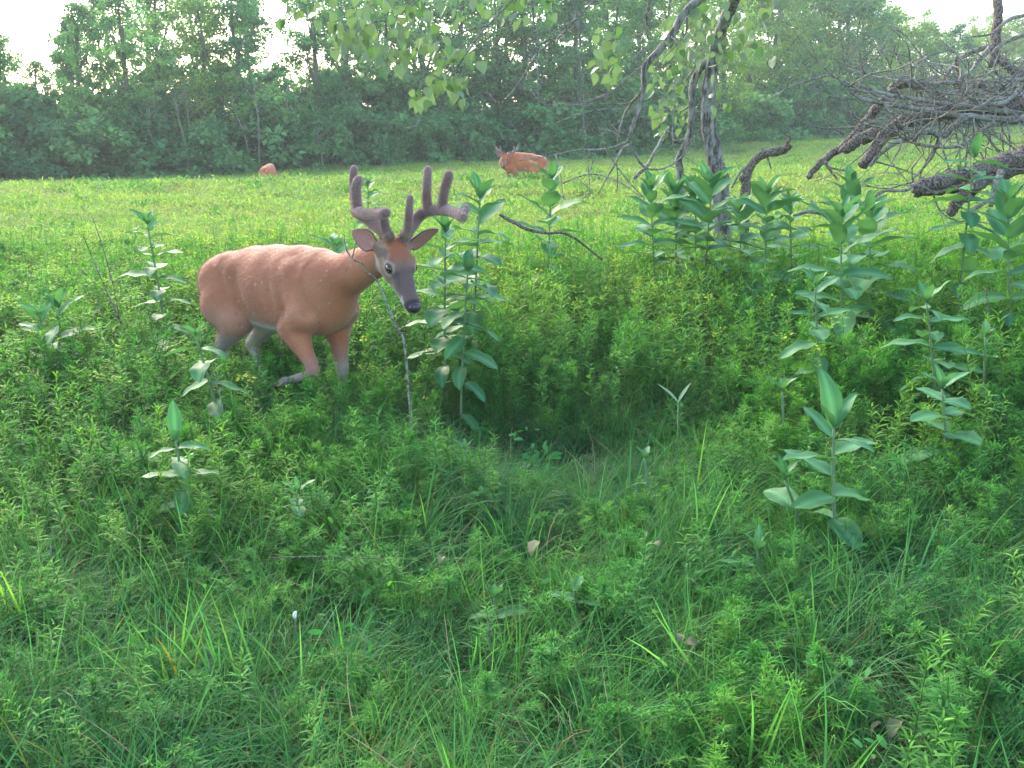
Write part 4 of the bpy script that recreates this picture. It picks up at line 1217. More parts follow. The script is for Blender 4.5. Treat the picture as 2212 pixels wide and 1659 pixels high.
def fallen_tree():
    rd = random.Random(21)
    g0 = C6(1500, 1250, 7.4)
    o = empty("fallen_tree", (g0.x, 7.4, gz(g0.x, 7.4)), "fallen dead tree, a tangle of dark limbs and twigs over the grass at the right", "fallen tree")
    defs = [
        ("limb", [(2600, 640), (2250, 720), (1927, 775), (1650, 775), (1450, 800), (1250, 830), (1060, 880), (950, 950), (850, 1080), (770, 1190)], [.075, .066, .06, .055, .051, .049, .047, .045, .041, .037], 7.9),
        ("limb", [(2500, 560), (1927, 700), (1720, 735), (1520, 770), (1330, 800)], [.055, .048, .042, .036, .028], 8.1),
        ("limb", [(1200, 640), (1090, 605), (1010, 615), (935, 700), (850, 800), (740, 930), (640, 1040), (490, 1150), (370, 1280)], [.022, .028, .032, .032, .034, .033, .031, .028, .02], 8.3),
        ("limb", [(870, 960), (790, 985), (700, 1030), (630, 1090)], [.05, .045, .04, .036], 8.15),
        ("limb", [(2500, 820), (2200, 980), (1927, 1110), (1720, 1190), (1520, 1250), (1320, 1300), (1130, 1350)], [.075, .068, .06, .054, .050, .045, .036], 7.0),
        ("limb", [(2400, 1050), (2100, 1130), (1800, 1230), (1560, 1330), (1330, 1360), (1140, 1390)], [.055, .05, .045, .04, .036, .024], 7.1),
        ("limb", [(1620, 1290), (1540, 1360), (1460, 1440), (1390, 1530)], [.05, .046, .04, .03], 6.8),
        ("limb", [(2300, 600), (1927, 850), (1600, 840), (1350, 815), (1100, 770), (900, 740), (740, 700), (650, 620), (590, 565), (520, 540)], [.03, .026, .022, .019, .016, .014, .012, .010, .008, .006], 7.6),
        ("branch", [(1927, 820), (1450, 760), (1200, 720), (950, 680), (820, 640), (690, 600)], [.02, .017, .014, .012, .009, .006], 7.7),
        ("branch", [(2400, 540), (1927, 570), (1500, 590), (1300, 600), (1020, 570)], [.02, .018, .016, .014, .01], 8.0),
        ("limb", [(1750, -260), (1742, 0), (1735, 180), (1712, 380), (1700, 470)], [.034, .036, .036, .04, .03], 8.8),
        ("limb", [(1670, 360), (1740, 420), (1820, 480), (1927, 550), (2150, 680)], [.028, .03, .032, .035, .04], 8.7),
        ("branch", [(1690, 330), (1560, 370), (1440, 450), (1350, 570), (1290, 600)], [.025, .02, .018, .014, .01], 8.6),
        ("branch", [(1700, 330), (1610, 430), (1540, 520), (1430, 560)], [.022, .02, .016, .012], 8.5),
        ("branch", [(1440, 400), (1450, 480), (1480, 560), (1430, 640)], [.016, .02, .022, .02], 8.2),
        ("branch", [(820, 1190), (950, 1060), (1100, 990), (1250, 940), (1340, 980), (1440, 890), (1510, 840)], [.015, .016, .017, .018, .02, .022, .024], 7.7),
        ("branch", [(1020, 970), (1120, 1020), (1250, 1050), (1450, 1050), (1600, 960), (1720, 870)], [.007, .009, .011, .012, .013, .014], 7.5),
        ("branch", [(1340, 980), (1250, 1150), (1130, 1290)], [.012, .010, .006], 7.6),
        ("branch", [(370, 880), (450, 920), (600, 920), (870, 910)], [.005, .006, .008, .01], 8.2),
        ("branch", [(400, 550), (440, 680), (475, 790), (530, 890), (640, 975)], [.004, .006, .007, .008, .01], 8.3),
        ("branch", [(690, 770), (705, 840), (745, 895)], [.004, .005, .006], 8.3),
        ("branch", [(960, 760), (870, 810), (800, 870), (740, 910)], [.006, .007, .008, .008], 8.3),
        ("branch", [(2300, 60), (1850, 130), (1700, 240), (1500, 270)], [.02, .015, .01, .005], 8.6),
        ("branch", [(2300, 100), (2000, 220), (1780, 310), (1700, 380)], [.022, .018, .015, .012], 8.5),
        ("branch", [(2200, 480), (1927, 640), (1700, 650), (1520, 560)], [.03, .026, .022, .014], 8.0),
        ("branch", [(1900, 640), (1780, 740), (1640, 750), (1560, 790)], [.018, .016, .014, .012], 7.6),
        ("branch", [(850, 1420), (930, 1370), (1080, 1365), (1150, 1330), (1300, 1390)], [.009, .01, .011, .012, .012], 6.7),
        ("branch", [(2200, 1180), (1927, 1330), (1750, 1400), (1600, 1480), (1500, 1560)], [.02, .018, .016, .013, .01], 6.9),
        ("branch", [(1770, 1230), (1720, 1340), (1690, 1480)], [.025, .02, .014], 6.8),
        ("branch", [(270, 1545), (400, 1520), (470, 1530), (600, 1535)], [.01, .014, .014, .008], 7.2),
        ("branch", [(400, 1440), (440, 1490), (465, 1530)], [.008, .01, .012], 7.2),
        ("branch", [(500, 1180), (560, 1210), (690, 1230)], [.01, .008, .006], 8.1),
        ("branch", [(500, 1160), (550, 1240), (590, 1290)], [.012, .010, .006], 8.1),
    ]
    paths = []
    for nm, pts, rad, Y in defs:
        n = len(pts)
        dz = rd.uniform(-.25, .25)
        q = [C6(x, y, Y + dz * i / n) for i, (x, y) in enumerate(pts)]
        big = max(rad) > .03
        limb(o, nm, q, rad, M_fallen if big else M_twig, 14 if big else 7, .11 if big else .06, .25, n=5)
        paths.append(q)
    main = [paths[i] for i in (0, 0, 0, 1, 4, 5, 7, 8, 9, 15, 16, 24, 25, 24)]
    twigs(o, "twig", main, 120, M_twig, rd, (.25, .85), .0055, spread=.9, up=-.15)
    twigs(o, "twig", [paths[0][1:6], paths[1], paths[9], paths[24]], 60, M_twig, rd, (.4, 1.0), .006, spread=1.3, up=-.25)
    # second piece: broken limb standing in the meadow
    b0 = C5(1580, 1560, 8.6)
    o2 = empty("broken_limb", (b0.x, 8.6, gz(b0.x, 8.6)), "short broken limb with a hooked tip sticking up between forked trunk and fallen tree", "branch")
    limb(o2, "branch", [Vector((b0.x + .02, 8.6, gz(b0.x, 8.6))), C5(1580, 1600, 8.6), C5(1570, 1490, 8.6), C5(1640, 1350, 8.6), C5(1750, 1270, 8.6), C5(1880, 1250, 8.6), C5(1945, 1200, 8.6)], [.04, .04, .042, .03, .034, .034, .026], M_fallen, 12, .12, .2)
    limb(o2, "stub", [C5(1900, 1240, 8.6), C5(1925, 1190, 8.6), C5(1945, 1140, 8.6), C5(1925, 1120, 8.6)], [.016, .014, .011, .009], M_fallen, 8, .1, .1)
    limb(o2, "twig", [C5(1740, 1280, 8.6), C5(1700, 1210, 8.6)], [.009, .005], M_twig, 6)
    limb(o2, "twig", [C5(1750, 1280, 8.6), C5(1790, 1400, 8.6)], [.009, .006], M_twig, 6)
    limb(o2, "twig", [C5(1650, 1340, 8.6), C5(1540, 1420, 8.6), C5(1460, 1560, 8.6)], [.014, .011, .008], M_twig, 6)
    # dead stick lying across the green right of the buck
    s0 = D(1085, 465, 5.9)
    o3 = empty("dead_stick", (s0.x, 5.9, gz(s0.x, 5.9)), "thin dead stick poking out of the green right of the velvet antlers", "stick")
    limb(o3, "stick", [D(1080, 463, 5.9), D(1110, 480, 5.95), D(1140, 496, 6.0), D(1180, 503, 6.1), D(1230, 508, 6.25), D(1300, 560, 6.5)], [.009, .011, .011, .009, .008, .006], M_fallen, 7, .1, .3)
    # forked dead twig in front of the buck's neck
    a = D(875, 760, 4.3)
    o4 = empty("dead_sapling", (a.x, 4.3, gz(a.x, 4.3)), "bare forked twig standing in front of the big buck's neck", "twig")
    base_pt = Vector((a.x + .03, 4.3, gz(a.x, 4.3)))
    limb(o4, "stem", [base_pt, D(875, 760, 4.3), D(860, 715, 4.3), D(838, 665, 4.3), D(822, 620, 4.3), D(808, 600, 4.3), D(790, 585, 4.3), D(783, 570, 4.3), D(762, 560, 4.3), D(752, 545, 4.3)], [.005, .005, .0048, .0045, .0042, .004, .0038, .0036, .0033, .003], M_twig, 7, .06, .3)
    limb(o4, "twig", [D(753, 548, 4.3), D(745, 530, 4.32), D(739, 510, 4.33)], [.003, .0024, .0015], M_twig, 5)
    limb(o4, "twig", [D(760, 558, 4.3), D(768, 530, 4.28), D(772, 518, 4.27)], [.003, .0022, .0015], M_twig, 5)
    limb(o4, "twig", [D(750, 545, 4.3), D(744, 520, 4.26), D(745, 505, 4.25)], [.0025, .002, .0013], M_twig, 5)
    limb(o4, "twig", [D(861, 714, 4.3), D(872, 705, 4.28), D(877, 690, 4.26)], [.003, .0022, .0015], M_twig, 5)
fallen_tree()

def stalks():
    """thin dry or dark stalks and other small single things in the grass"""
    defs = [
        ("dry_weed_stalk", "long thin dry stalk, left of the two crossing in the meadow behind the buck", [(262, 700), (235, 640), (205, 570), (180, 510)], 5.6, .0035),
        ("dry_weed_stalk", "thin dry stalk, right of the two crossing left of the lone milkweed", [(258, 690), (245, 620), (225, 545), (200, 470)], 5.7, .003),
        ("dark_weed_stalk", "dark leafless stalk standing at the bottom left of the centre", [(458, 1640), (455, 1560), (454, 1460), (455, 1410)], 2.55, .0028),
        ("cut_weed_stalk", "cut green stalk with a white broken top in the lower left grass", [(640, 1500), (640, 1440), (639, 1380), (637, 1335)], 2.75, .004),
        ("dark_weed_stalk", "dark upright stalk below the pale-leafed sprout", [(1062, 1600), (1060, 1500), (1058, 1400), (1056, 1330)], 2.75, .0035),
        ("dry_straw", "pale dry stem leaning in the dark hollow", [(1160, 1045), (1145, 1020), (1128, 1000)], 3.9, .004),
        ("dry_straw", "long red-brown dry stem lying level in the left grass", [(580, 1205), (680, 1202), (770, 1205), (880, 1210)], 3.05, .0018),
        ("dark_weed_stalk", "dark thin stalk under the milkweed at the buck's hind legs", [(492, 930), (480, 880), (462, 800)], 4.3, .0035),
        ("dry_weed_stalk", "reddish dry weed stalk in the green right of the slim drooping milkweed", [(2150, 780), (2138, 700), (2130, 620)], 5.0, .004),
        ("dark_weed_stalk", "short dark stalk in the grass at the left edge below the forbs", [(118, 1250), (113, 1215), (110, 1180)], 3.1, .003),
    ]
    for nm, lab, pts, Y, r in defs:
        q = [D(x, y, Y) for x, y in pts]
        o = empty(nm, (q[0].x, Y, gz(q[0].x, Y)), lab, "stalk")
        limb(o, "stem", q, [r * (1 - .5 * i / len(q)) for i in range(len(q))], M_twig if "dark" in nm else M_mstem if "cut" in nm else M_fallen, 6, .05, .3)
        if "cut" in nm:
            mb = MB(); tp = q[-1] - Vector(o.location)
            tube(mb, [tp, tp + Vector((0, 0, .012)), tp + Vector((.004, 0, .02))], [.005, .006, .003], 7, 2)
            link("broken_top", mb.mesh("broken_top", plain_mat("white_pith", (.75, .74, .66), .8)), o)
    dl = [(1465, 1385, 2.62, "crumpled pale dead leaf in the grass under the small sprout at lower right", .05, 0.0),
          (1505, 1392, 2.62, "narrow pale dead leaf beside the crumpled one", .045, 1.0),
          (1165, 1170, 3.2, "long curled dry leaf standing in the grass near the centre", .07, 2.0),
          (955, 1205, 3.1, "small whitish dead leaf in the grass left of the curled one", .035, 3.0),
          (1905, 1562, 2.3, "large tan dead leaf at the bottom right", .05, 1.5),
          (1950, 1560, 2.3, "pale straw blade fragment beside the large tan leaf", .06, 2.2),
          (1425, 1180, 3.15, "dry brown forked leaf in the grass right of the centre", .045, .7),
          (675, 1535, 2.4, "small yellowed leaf low in the bottom left grass", .03, .2)]
    for i, (x, y, Y, lab, s, az) in enumerate(dl):
        rd = random.Random(i + 50)
        prof = lambda t: .3 * math.sin(math.pi * min(1, t + .05)) ** .8 + .01
        v, f = blade(6, prof, curl=rd.uniform(.8, 2.2), fold=rd.uniform(.2, .9), across=2)
        v = v + np.array([[rd.uniform(-.04, .04) for _ in range(3)] for _ in range(len(v))])
        p = D(x, y, Y)
        o = link("dead_leaf", mesh_from("dead_leaf", v * s * 1.05, f, np.ones((len(v), 3)), True, [M_deadleaf]), None, tuple(p), (rd.uniform(-.2, .8), rd.uniform(-.5, .5), az))
        tag(o, lab, "leaf", "dead leaves lying in the grass")
stalks()

def clumps():
    m = leaf_mat("bright_grass", (.12, .32, .05), (.16, .36, .06), trans=.4, rough=.6)
    pl = leaf_mat("pale_blade", (.22, .34, .2), (.26, .38, .22), trans=.3)
    for x, y, Y, n_, h_, sd, lab in ((38, 1300, 2.95, 9, .36, 1, "bright yellow-green grass clump at the photo's left edge"),
                                     (365, 1470, 2.62, 10, .34, 2, "bright broad-bladed grass clump in the lower left grass"),
                                     (520, 1480, 2.6, 6, .30, 3, "small bright grass clump right of the broad-bladed one"),
                                     (1500, 930, 4.0, 8, .34, 4, "upright light grass clump on the right rim of the dark hollow"),
                                     (2070, 1560, 2.5, 7, .28, 5, "bright grass clump in the bottom right corner")):
        v, f, c = grass_variant(500 + sd, n_, h_, .0045, .025, .35)
        p = D(x, y, Y)
        o = link("grass_clump", mesh_from("grass_clump", v, f, c, False, [m]), None, (p.x, Y, gz(p.x, Y)))
        tag(o, lab, "grass clump", "bright grass clumps")
    p = D(1470, 850, 4.5)
    o = empty("narrow_leaf_sprout", (p.x, 4.5, gz(p.x, 4.5)), "sprout with two narrow whitish leaves in a V beyond the dark hollow", "plant")
    limb(o, "stem", [Vector((p.x, 4.5, gz(p.x, 4.5))), D(1465, 870, 4.5)], [.003, .002], M_mstem, 5)
    q = D(1465, 870, 4.5) - Vector(o.location)
    for az_, el_, L_ in ((1.0, .75, .13), (-1.0, 1.0, .11)):
        v, f = blade(5, lambda t: .09 * math.sin(math.pi * min(1, t + .05)) ** .8 + .004, curl=.3, fold=.4)
        lo = link("leaf", mesh_from("narrow_leaf", v * L_, f, np.ones((len(v), 3)), True, [pl]), o, tuple(q), (el_, 0, az_))

# ------------------------------------------------------------------ ground cover (countless: one object per kind)
def pack(name, mat, v, f, c):
    me = mesh_from(name, v, f, c, False, [mat])
    return bpy.data.objects.new(name, me)

def forb_variant(seed, hgt, nleaf, ll, lw, mat, branch=0, tipcol=(1.5, 1.3, .9), up=.7, curl=.8, start=.1):
    """a leafy stem: narrow leaves all round, denser and paler at the tip"""
    r = np.random.default_rng(seed)
    tv, tf = flat_blade(3, lambda t: lw * (math.sin(math.pi * min(1, t * .92 + .08)) ** .8), curl)
    stems = [(np.zeros(3), np.array([r.normal(0, .05), r.normal(0, .05), 1.0]), hgt)]
    for b in range(branch):
        t = r.uniform(.35, .8)
        d0 = np.array([r.normal(), r.normal(), 1.3]); d0 /= np.linalg.norm(d0)
        stems.append((stems[0][1] * hgt * t, d0, hgt * (1 - t) * r.uniform(.6, 1)))
    Vs, Fs, Cs, n0 = [], [], [], 0
    for bi, (p0, dr, L) in enumerate(stems):
        n = int(nleaf * (1 if bi == 0 else .45))
        t = np.sort(start + (1 - start) * r.uniform(0, 1, n) ** .8)
        az = np.arange(n) * 2.4 + r.uniform(0, 6)
        el = up * (.3 + .9 * t) + r.normal(0, .18, n)
        d = np.stack([np.cos(az) * np.cos(el), np.sin(az) * np.cos(el), np.sin(el)], 1)
        loc = p0 + dr * (t * L)[:, None]
        size = ll * (1.1 - .5 * t ** 2) * r.uniform(.7, 1.2, n)
        M = frames(d, np.tile([0, 0, 1.0], (n, 1)) + r.normal(0, .25, (n, 3))) * size[:, None, None]
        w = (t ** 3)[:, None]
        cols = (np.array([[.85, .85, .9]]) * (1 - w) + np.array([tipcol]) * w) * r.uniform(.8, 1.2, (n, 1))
        v, f, c = scatter(tv, tf, M, loc, cols)
        Vs.append(v); Fs.append(f + n0); Cs.append(c); n0 += len(v)
        # stem, a thin three-sided strip
        sw = .0022
        a = p0; b = p0 + dr * L
        sv = np.array([a + (sw, 0, 0), a + (-sw, sw, 0), a + (0, -sw, 0), b + (sw * .4, 0, 0), b + (-sw * .4, sw * .4, 0), b + (0, -sw * .4, 0)])
        sf = np.array([(0, 1, 4, 3), (1, 2, 5, 4), (2, 0, 3, 5)])
        Vs.append(sv); Fs.append(sf + n0); Cs.append(np.tile([[1.2, .85, .7]], (6, 1))); n0 += 6
    return np.concatenate(Vs), np.concatenate(Fs), np.concatenate(Cs)

def grass_variant(seed, n, hgt, wid, spread, lean, segs=5):
    r = np.random.default_rng(seed)
    Vs, Fs, Cs, n0 = [], [], [], 0
    dom = r.uniform(0, 6.28)
    for i in range(n):
        az = dom + r.normal(0, 1.2) if lean > .8 else r.uniform(0, 6.28)
        L = hgt * r.uniform(.55, 1.25)
        b0 = np.array([r.normal(0, spread), r.normal(0, spread), 0])
        hd = np.array([math.cos(az), math.sin(az), 0]); sd = np.array([-math.sin(az), math.cos(az), 0])
        th = r.uniform(.05, .35) + lean * .25; dth = lean * r.uniform(.5, 1.4) / segs * 1.3
        p = b0.copy(); vv = []
        for k in range(segs + 1):
            w = wid * (1 - (k / segs) ** 1.6) * r.uniform(.9, 1.1) + .0003
            tw = sd + np.array([0, 0, .3])
            vv += [p - tw * w, p + tw * w]
            p = p + (hd * math.sin(th) + np.array([0, 0, math.cos(th)])) * L / segs
            th += dth
        vv = np.array(vv); vv[:, 2] = np.maximum(vv[:, 2], .0)
        Vs.append(vv)
        Fs.append(np.array([(2 * k, 2 * k + 1, 2 * k + 3, 2 * k + 2) for k in range(segs)]) + n0); n0 += len(vv)
        t_ = r.uniform(.6, 1.6); yl = r.uniform(.9, 1.2) if r.random() > .06 else 2.6
        Cs.append(np.tile([[t_ * yl, t_ * (1 if yl < 2 else .95), t_ * .95]], (len(vv), 1)))
    return np.concatenate(Vs), np.concatenate(Fs), np.concatenate(Cs)

def broad_variant(seed, n, ll, lw, hgt, tint):
    """low broad-leafed sprigs (vetch, strawberry, seedling leaves)"""
    r = np.random.default_rng(seed)
    tv, tf = flat_blade(3, lambda t: lw * (math.sin(math.pi * min(1, t * .9 + .07)) ** .7), .5)
    az = r.uniform(0, 6.28, n); el = r.uniform(-.1, .9, n)
    d = np.stack([np.cos(az) * np.cos(el), np.sin(az) * np.cos(el), np.sin(el)], 1)
    loc = np.stack([r.normal(0, .05, n), r.normal(0, .05, n), r.uniform(.2, 1, n) * hgt], 1)
    M = frames(d, np.tile([0, 0, 1.0], (n, 1)) + r.normal(0, .3, (n, 3))) * (ll * r.uniform(.6, 1.2, n))[:, None, None]
    cols = np.array([tint]) * r.uniform(.75, 1.25, (n, 1))
    return scatter(tv, tf, M, loc, cols)

def tip_variant(seed, hgt, n, mat_tip=(1, 1, 1)):
    """yellow-green topped spurge stem"""
    v, f, c = forb_variant(seed, hgt, 26, .032, .13, None, branch=0, tipcol=(1.2, 1.1, .8))
    r = np.random.default_rng(seed + 99)
    tv, tf = leaf_tmpl()
    az = r.uniform(0, 6.28, n); rr = r.uniform(0, .045, n)
    loc = np.stack([np.cos(az) * rr, np.sin(az) * rr, hgt + r.uniform(-.02, .02, n)], 1)
    d = np.stack([np.cos(az), np.sin(az), r.uniform(-.2, .7, n)], 1)
    M = frames(d, np.tile([0, 0, 1.0], (n, 1))) * (.018 * r.uniform(.7, 1.3, n))[:, None, None]
    v2, f2, c2 = scatter(tv, tf, M, loc, np.tile([[1.6, 1.4, .6]], (n, 1)) * r.uniform(.8, 1.15, (n, 1)))
    return np.concatenate([v, v2]), np.concatenate([f, f2 + len(v)]), np.concatenate([c, c2])

def instancer(name, label, variants, pts, rot, scl, idx):
    """one object: a point for every plant, plants drawn on the points by a node tree"""
    vc = bpy.data.collections.new(name + "_sources")
    for i, ob in enumerate(variants):
        ob.name = "%s_source_%02d" % (name, i)
        vc.objects.link(ob)
    me = bpy.data.meshes.new(name)
    me.vertices.add(len(pts)); me.vertices.foreach_set("co", pts.astype(np.float32).ravel())
    a = me.attributes.new("rot", 'FLOAT_VECTOR', 'POINT'); a.data.foreach_set("vector", rot.astype(np.float32).ravel())
    a = me.attributes.new("scl", 'FLOAT_VECTOR', 'POINT'); a.data.foreach_set("vector", scl.astype(np.float32).ravel())
    a = me.attributes.new("idx", 'INT', 'POINT'); a.data.foreach_set("value", idx.astype(np.int32))
    me.update()
    o = link(name, me)
    tag(o, label, None, None, "stuff")
    ng = bpy.data.node_groups.new(name + "_nodes", 'GeometryNodeTree')
    ng.interface.new_socket(name="Geometry", in_out='INPUT', socket_type='NodeSocketGeometry')
    ng.interface.new_socket(name="Geometry", in_out='OUTPUT', socket_type='NodeSocketGeometry')
    n, l = ng.nodes, ng.links
    gi, go = n.new("NodeGroupInput"), n.new("NodeGroupOutput")
    ci = n.new("GeometryNodeCollectionInfo"); ci.inputs[0].default_value = vc
    ci.inputs[1].default_value = True; ci.inputs[2].default_value = True
    ip = n.new("GeometryNodeInstanceOnPoints"); ip.inputs['Pick Instance'].default_value = True
    def na(nm, ty):
        q = n.new("GeometryNodeInputNamedAttribute"); q.data_type = ty; q.inputs[0].default_value = nm
        return q.outputs[0]
    l.new(gi.outputs[0], ip.inputs['Points']); l.new(ci.outputs[0], ip.inputs['Instance'])
    l.new(na("idx", 'INT'), ip.inputs['Instance Index'])
    l.new(na("rot", 'FLOAT_VECTOR'), ip.inputs['Rotation'])
    l.new(na("scl", 'FLOAT_VECTOR'), ip.inputs['Scale'])
    l.new(ip.outputs[0], go.inputs[0])
    md = o.modifiers.new("plants", 'NODES'); md.node_group = ng
    return o

def wedge(n, y0, y1, pad=.8, seed=0):
    """random ground places in the camera's view wedge, even per area"""
    r = np.random.default_rng(seed)
    out = []
    tot = 0
    while tot < n:
        y = r.uniform(y0, y1, n); wmax = .53 * y1 + pad
        x = r.uniform(-wmax, wmax, n)
        m = np.abs(x) < .53 * y + pad
        out.append(np.stack([x[m], y[m]], 1)); tot += m.sum()
    return np.concatenate(out)[:n]

def hmap(x, y):
    """height of the herb layer in metres"""
    h_ = .29 + .29 * sstep(4.3, 5.3, y - .25 * np.sin(x * 1.9) + .12 * np.abs(x))
    h_ = h_ + .16 * sstep(-.5, -1.6, x + .0 * y) * sstep(3.0, 3.8, y) * (y < 5)
    h_ = h_ + .09 * sstep(.5, 1.3, x) * sstep(3.0, 3.9, y) * sstep(5.6, 4.6, y)
    h_ = h_ + .08 * np.sin(x * 2.3 + y) * np.sin(y * 1.9) + .05 * np.sin(x * 5.1 + 1.3 * y) * np.sin(y * 4.3 - x) + .14 * sstep(1.4, 2.2, x) * sstep(5.4, 6.2, y) * sstep(9, 7.5, y)
    h_ = h_ - .34 * np.exp(-((x - .22) ** 2 / .40 + (y - 4.60) ** 2 / .13))
    h_ = h_ + .06 * sstep(5.2, 6.2, y) - .28 * sstep(8.5, 13, y)
    deer = np.exp(-((x + 1.2) ** 2 / .30 + (y - 4.8) ** 2 / .45))
    h_ = h_ - .20 * deer + .16 * np.exp(-((x + .45) ** 2 / .10 + (y - 4.0) ** 2 / .10))
    return np.clip(h_, .10, .72)

def rt(n, lean, seed):
    r = np.random.default_rng(seed)
    return np.stack([r.normal(0, lean, n), r.normal(0, lean, n), r.uniform(0, 6.283, n)], 1)

def place(P, zoff=-.01):
    return np.stack([P[:, 0], P[:, 1], ground_z(P[:, 0], P[:, 1]) + zoff], 1)

def ground_cover():
    r = np.random.default_rng(3)
    # 1 narrow-leaved forbs (goldenrod) near
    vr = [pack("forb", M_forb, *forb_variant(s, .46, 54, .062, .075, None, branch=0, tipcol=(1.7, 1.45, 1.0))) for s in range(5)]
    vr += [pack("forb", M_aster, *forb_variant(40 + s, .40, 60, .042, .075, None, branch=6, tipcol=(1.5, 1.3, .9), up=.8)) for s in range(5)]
    P = wedge(8200, 1.9, 10.5, seed=1)
    h_ = hmap(P[:, 0], P[:, 1])
    keep = r.uniform(0, 1, len(P)) < np.clip(.45 + (h_ - .12) * 1.9, .2, 1) * (1 - .97 * np.exp(-((P[:, 0] - .22) ** 2 / .22 + (P[:, 1] - 4.68) ** 2 / .07))) * (.48 + .52 * sstep(2.9, 3.8, P[:, 1]))
    P, h_ = P[keep], h_[keep]
    n = len(P)
    sc = h_ / .46 * r.uniform(.65, 1.15, n)
    scl = np.stack([.55 + .45 * sc, .55 + .45 * sc, sc], 1)
    nz = vnoise(np.concatenate([P, np.zeros((n, 1))], 1), 1.6, 3)
    idx = np.where(nz + r.normal(0, .6, n) > .2, r.integers(5, 10, n), r.integers(0, 5, n))
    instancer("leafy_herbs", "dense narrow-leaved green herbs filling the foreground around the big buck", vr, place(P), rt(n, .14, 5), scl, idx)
    # 2 grass
    gv = [pack("grass", M_grass, *grass_variant(60 + s, 34, .36, .0022, .035, .6)) for s in range(4)]
    gv += [pack("grass", M_grass, *grass_variant(70 + s, 46, .42, .0014, .03, 1.5, 7)) for s in range(4)]
    gv += [pack("grass", M_grass, *grass_variant(80 + s, 9, .40, .0045, .02, .45)) for s in range(3)]
    P = wedge(7400, 1.8, 8.0, seed=2)
    n = len(P)
    near = sstep(6.2, 4.2, P[:, 1])
    keep = r.uniform(0, 1, n) < .35 + .65 * near - 1.0 * np.exp(-((P[:, 0] - .22) ** 2 / .16 + (P[:, 1] - 4.70) ** 2 / .05))
    P = P[keep]; n = len(P)
    short = .6 + .4 * np.clip(hmap(P[:, 0], P[:, 1]) / .45, 0, 1)
    sc = short * r.uniform(.6, 1.15, n)
    u = r.uniform(0, 1, n)
    idx = np.where(u < .32, r.integers(0, 4, n), np.where(u < .93, r.integers(4, 8, n), r.integers(8, 11, n)))
    instancer("grass", "long thin matted grass blades in the foreground", gv, place(P), rt(n, .22, 6), np.stack([sc] * 3, 1), idx)
    # 3 low broad-leaved sprigs
    bv = [pack("sprig", M_aster, *broad_variant(90 + s, 22, .034, .2, .16, (1.0, 1.0, 1.0))) for s in range(3)]
    bv += [pack("sprig", M_forb, *broad_variant(95 + s, 14, .045, .22, .22, (1.1, 1.15, 1.3))) for s in range(3)]
    P = wedge(260, 1.9, 8.5, seed=4); n = len(P)
    sc = r.uniform(.5, 1.2, n)
    instancer("low_sprigs", "low broad-leaved sprigs scattered through the grass", bv, place(P), rt(n, .2, 7), np.stack([sc, sc, sc * 1.2], 1), r.integers(0, 6, n))
    # 4 dead straw and stems close to the soil
    dv = [pack("straw", M_dry, *grass_variant(110 + s, 10, .26, .0016, .05, 1.6)) for s in range(4)]
    P = wedge(1300, 1.9, 6.5, seed=5); n = len(P)
    sc = r.uniform(.6, 1.1, n)
    instancer("straw_litter", "dead brown straw and stems under the green growth", dv, place(P), rt(n, .5, 8), np.stack([sc] * 3, 1), r.integers(0, 4, n))
    # 5 yellow-green spurge from the buck back into the meadow
    sv = [pack("spurge", M_spurge, *tip_variant(130 + s, .40, 22)) for s in range(5)]
    P = wedge(9000, 4.6, 15, seed=6)
    nz = vnoise(np.concatenate([P, np.zeros((len(P), 1))], 1), .9, 9)
    dens = sstep(5.0, 8.5, P[:, 1] + .5 * nz - .35 * P[:, 0] * (P[:, 0] < 0)) * (.55 + .45 * sstep(-.4, .6, nz))
    P = P[r.uniform(0, 1, len(P)) < .12 + .88 * dens]; n = len(P)
    sc = np.clip(hmap(P[:, 0], P[:, 1]) / .40, .5, 1.4) * r.uniform(.75, 1.15, n)
    instancer("yellow_topped_herbs", "yellow-topped herbs spreading from the buck into the meadow", sv, place(P), rt(n, .12, 9), np.stack([.6 + .4 * sc, .6 + .4 * sc, sc], 1), r.integers(0, 5, n))
    # 6 meadow beyond
    def tuft(seed, n, hgt, spread, ll):
        q = np.random.default_rng(seed)
        tv, tf = flat_blade(2, lambda t: .16 * (math.sin(math.pi * min(1, t * .9 + .08)) ** .8), .5)
        loc = np.stack([q.normal(0, spread, n), q.normal(0, spread, n), hgt * q.uniform(.05, 1, n) ** .6], 1)
        dd = np.stack([q.normal(0, .6, n), q.normal(0, .6, n), q.uniform(0, 1.1, n)], 1)
        M = frames(dd, q.normal(0, .4, (n, 3)) + np.array([0, 0, 1])) * (ll * q.uniform(.6, 1.4, n))[:, None, None]
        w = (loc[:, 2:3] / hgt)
        cc = (np.array([[.8, .85, .9]]) * (1 - w) + np.array([[1.25, 1.15, .8]]) * w) * q.uniform(.75, 1.3, (n, 1))
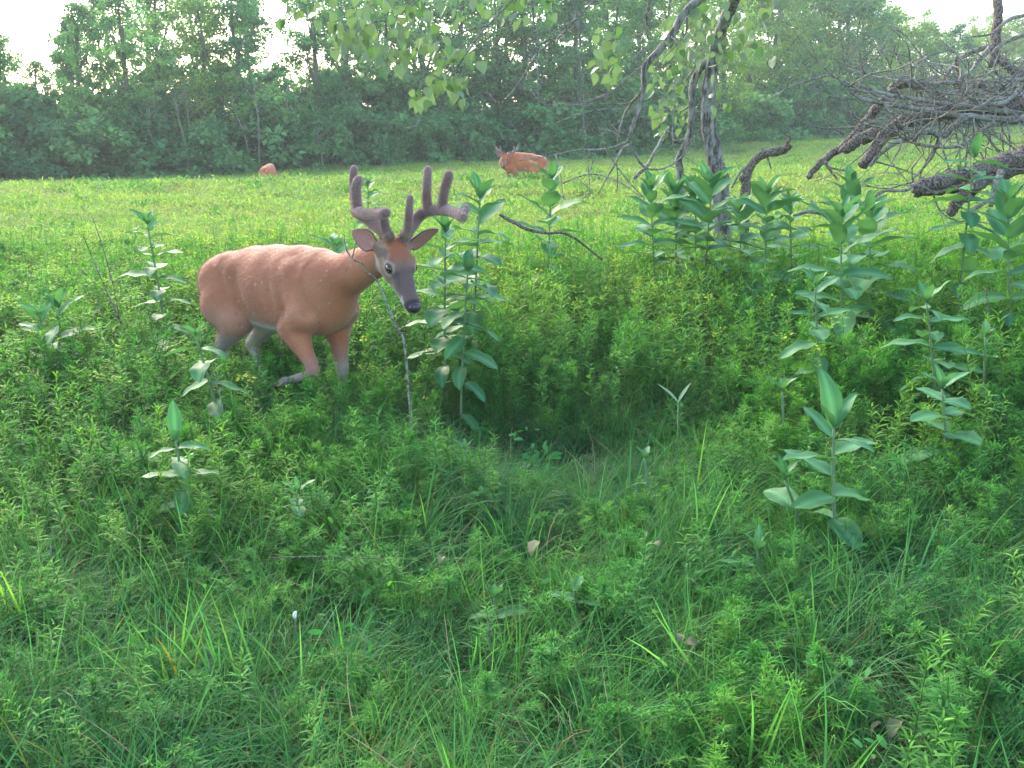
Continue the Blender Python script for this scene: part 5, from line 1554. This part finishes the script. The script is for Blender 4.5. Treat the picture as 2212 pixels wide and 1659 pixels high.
        return scatter(tv, tf, M, loc, cc)
    mv = [pack("meadow", M_meadow, *tuft(150 + s, 340, .28, .15, .05)) for s in range(5)]
    mv += [pack("meadow", M_spurge, *tuft(160 + s, 300, .31, .14, .05)) for s in range(2)]
    mv += [pack("meadow", M_forb, *tuft(170 + s, 150, .34, .10, .065)) for s in range(2)]
    Ps = [wedge(5200, 8.0, 18, 1, seed=7), wedge(9000, 16, 36, 2, seed=8), wedge(14000, 34, 100, 4, seed=9)]
    P = np.concatenate(Ps); n = len(P)
    sc = r.uniform(.75, 1.2, n) * (1 + sstep(20, 80, P[:, 1]) * .9) * (.75 + .25 * sstep(8, 11, P[:, 1])) * (1 + .5 * np.exp(-((P[:, 1] - 23) / 4) ** 2))
    u = r.uniform(0, 1, n); nz = vnoise(np.concatenate([P, np.zeros((n, 1))], 1), .5, 12)
    idx = np.where(u < .62, r.integers(0, 5, n), np.where(u < .95 + .03 * nz, r.integers(5, 7, n), r.integers(7, 9, n)))
    instancer("meadow_growth", "yellow-green meadow growth stretching back to the wood", mv, place(P), rt(n, .1, 10), np.stack([sc, sc, np.minimum(sc, 1.75)], 1), idx)
ground_cover()
clumps()

# ------------------------------------------------------------------ evening haze
def haze():
    x0, x1, y0, y1, z0, z1 = -905, 905, -305, 1505, -3.0, 18.0
    v = [(x, y, z) for x in (x0, x1) for y in (y0, y1) for z in (z0, z1)]
    f = [(0, 1, 3, 2), (4, 6, 7, 5), (0, 4, 5, 1), (2, 3, 7, 6), (0, 2, 6, 4), (1, 5, 7, 3)]
    m, n, l = new_mat("evening_haze")
    out = n.new("ShaderNodeOutputMaterial")
    pv = n.new("ShaderNodeVolumePrincipled")
    pv.inputs['Color'].default_value = (.86, .94, 1.0, 1)
    pv.inputs['Density'].default_value = HAZE
    pv.inputs['Anisotropy'].default_value = .3
    l.new(pv.outputs[0], out.inputs['Volume'])
    o = link("haze", mesh_from("haze", v, f, None, False, [m]))
    tag(o, kind="stuff")
if HAZE > 0: haze()
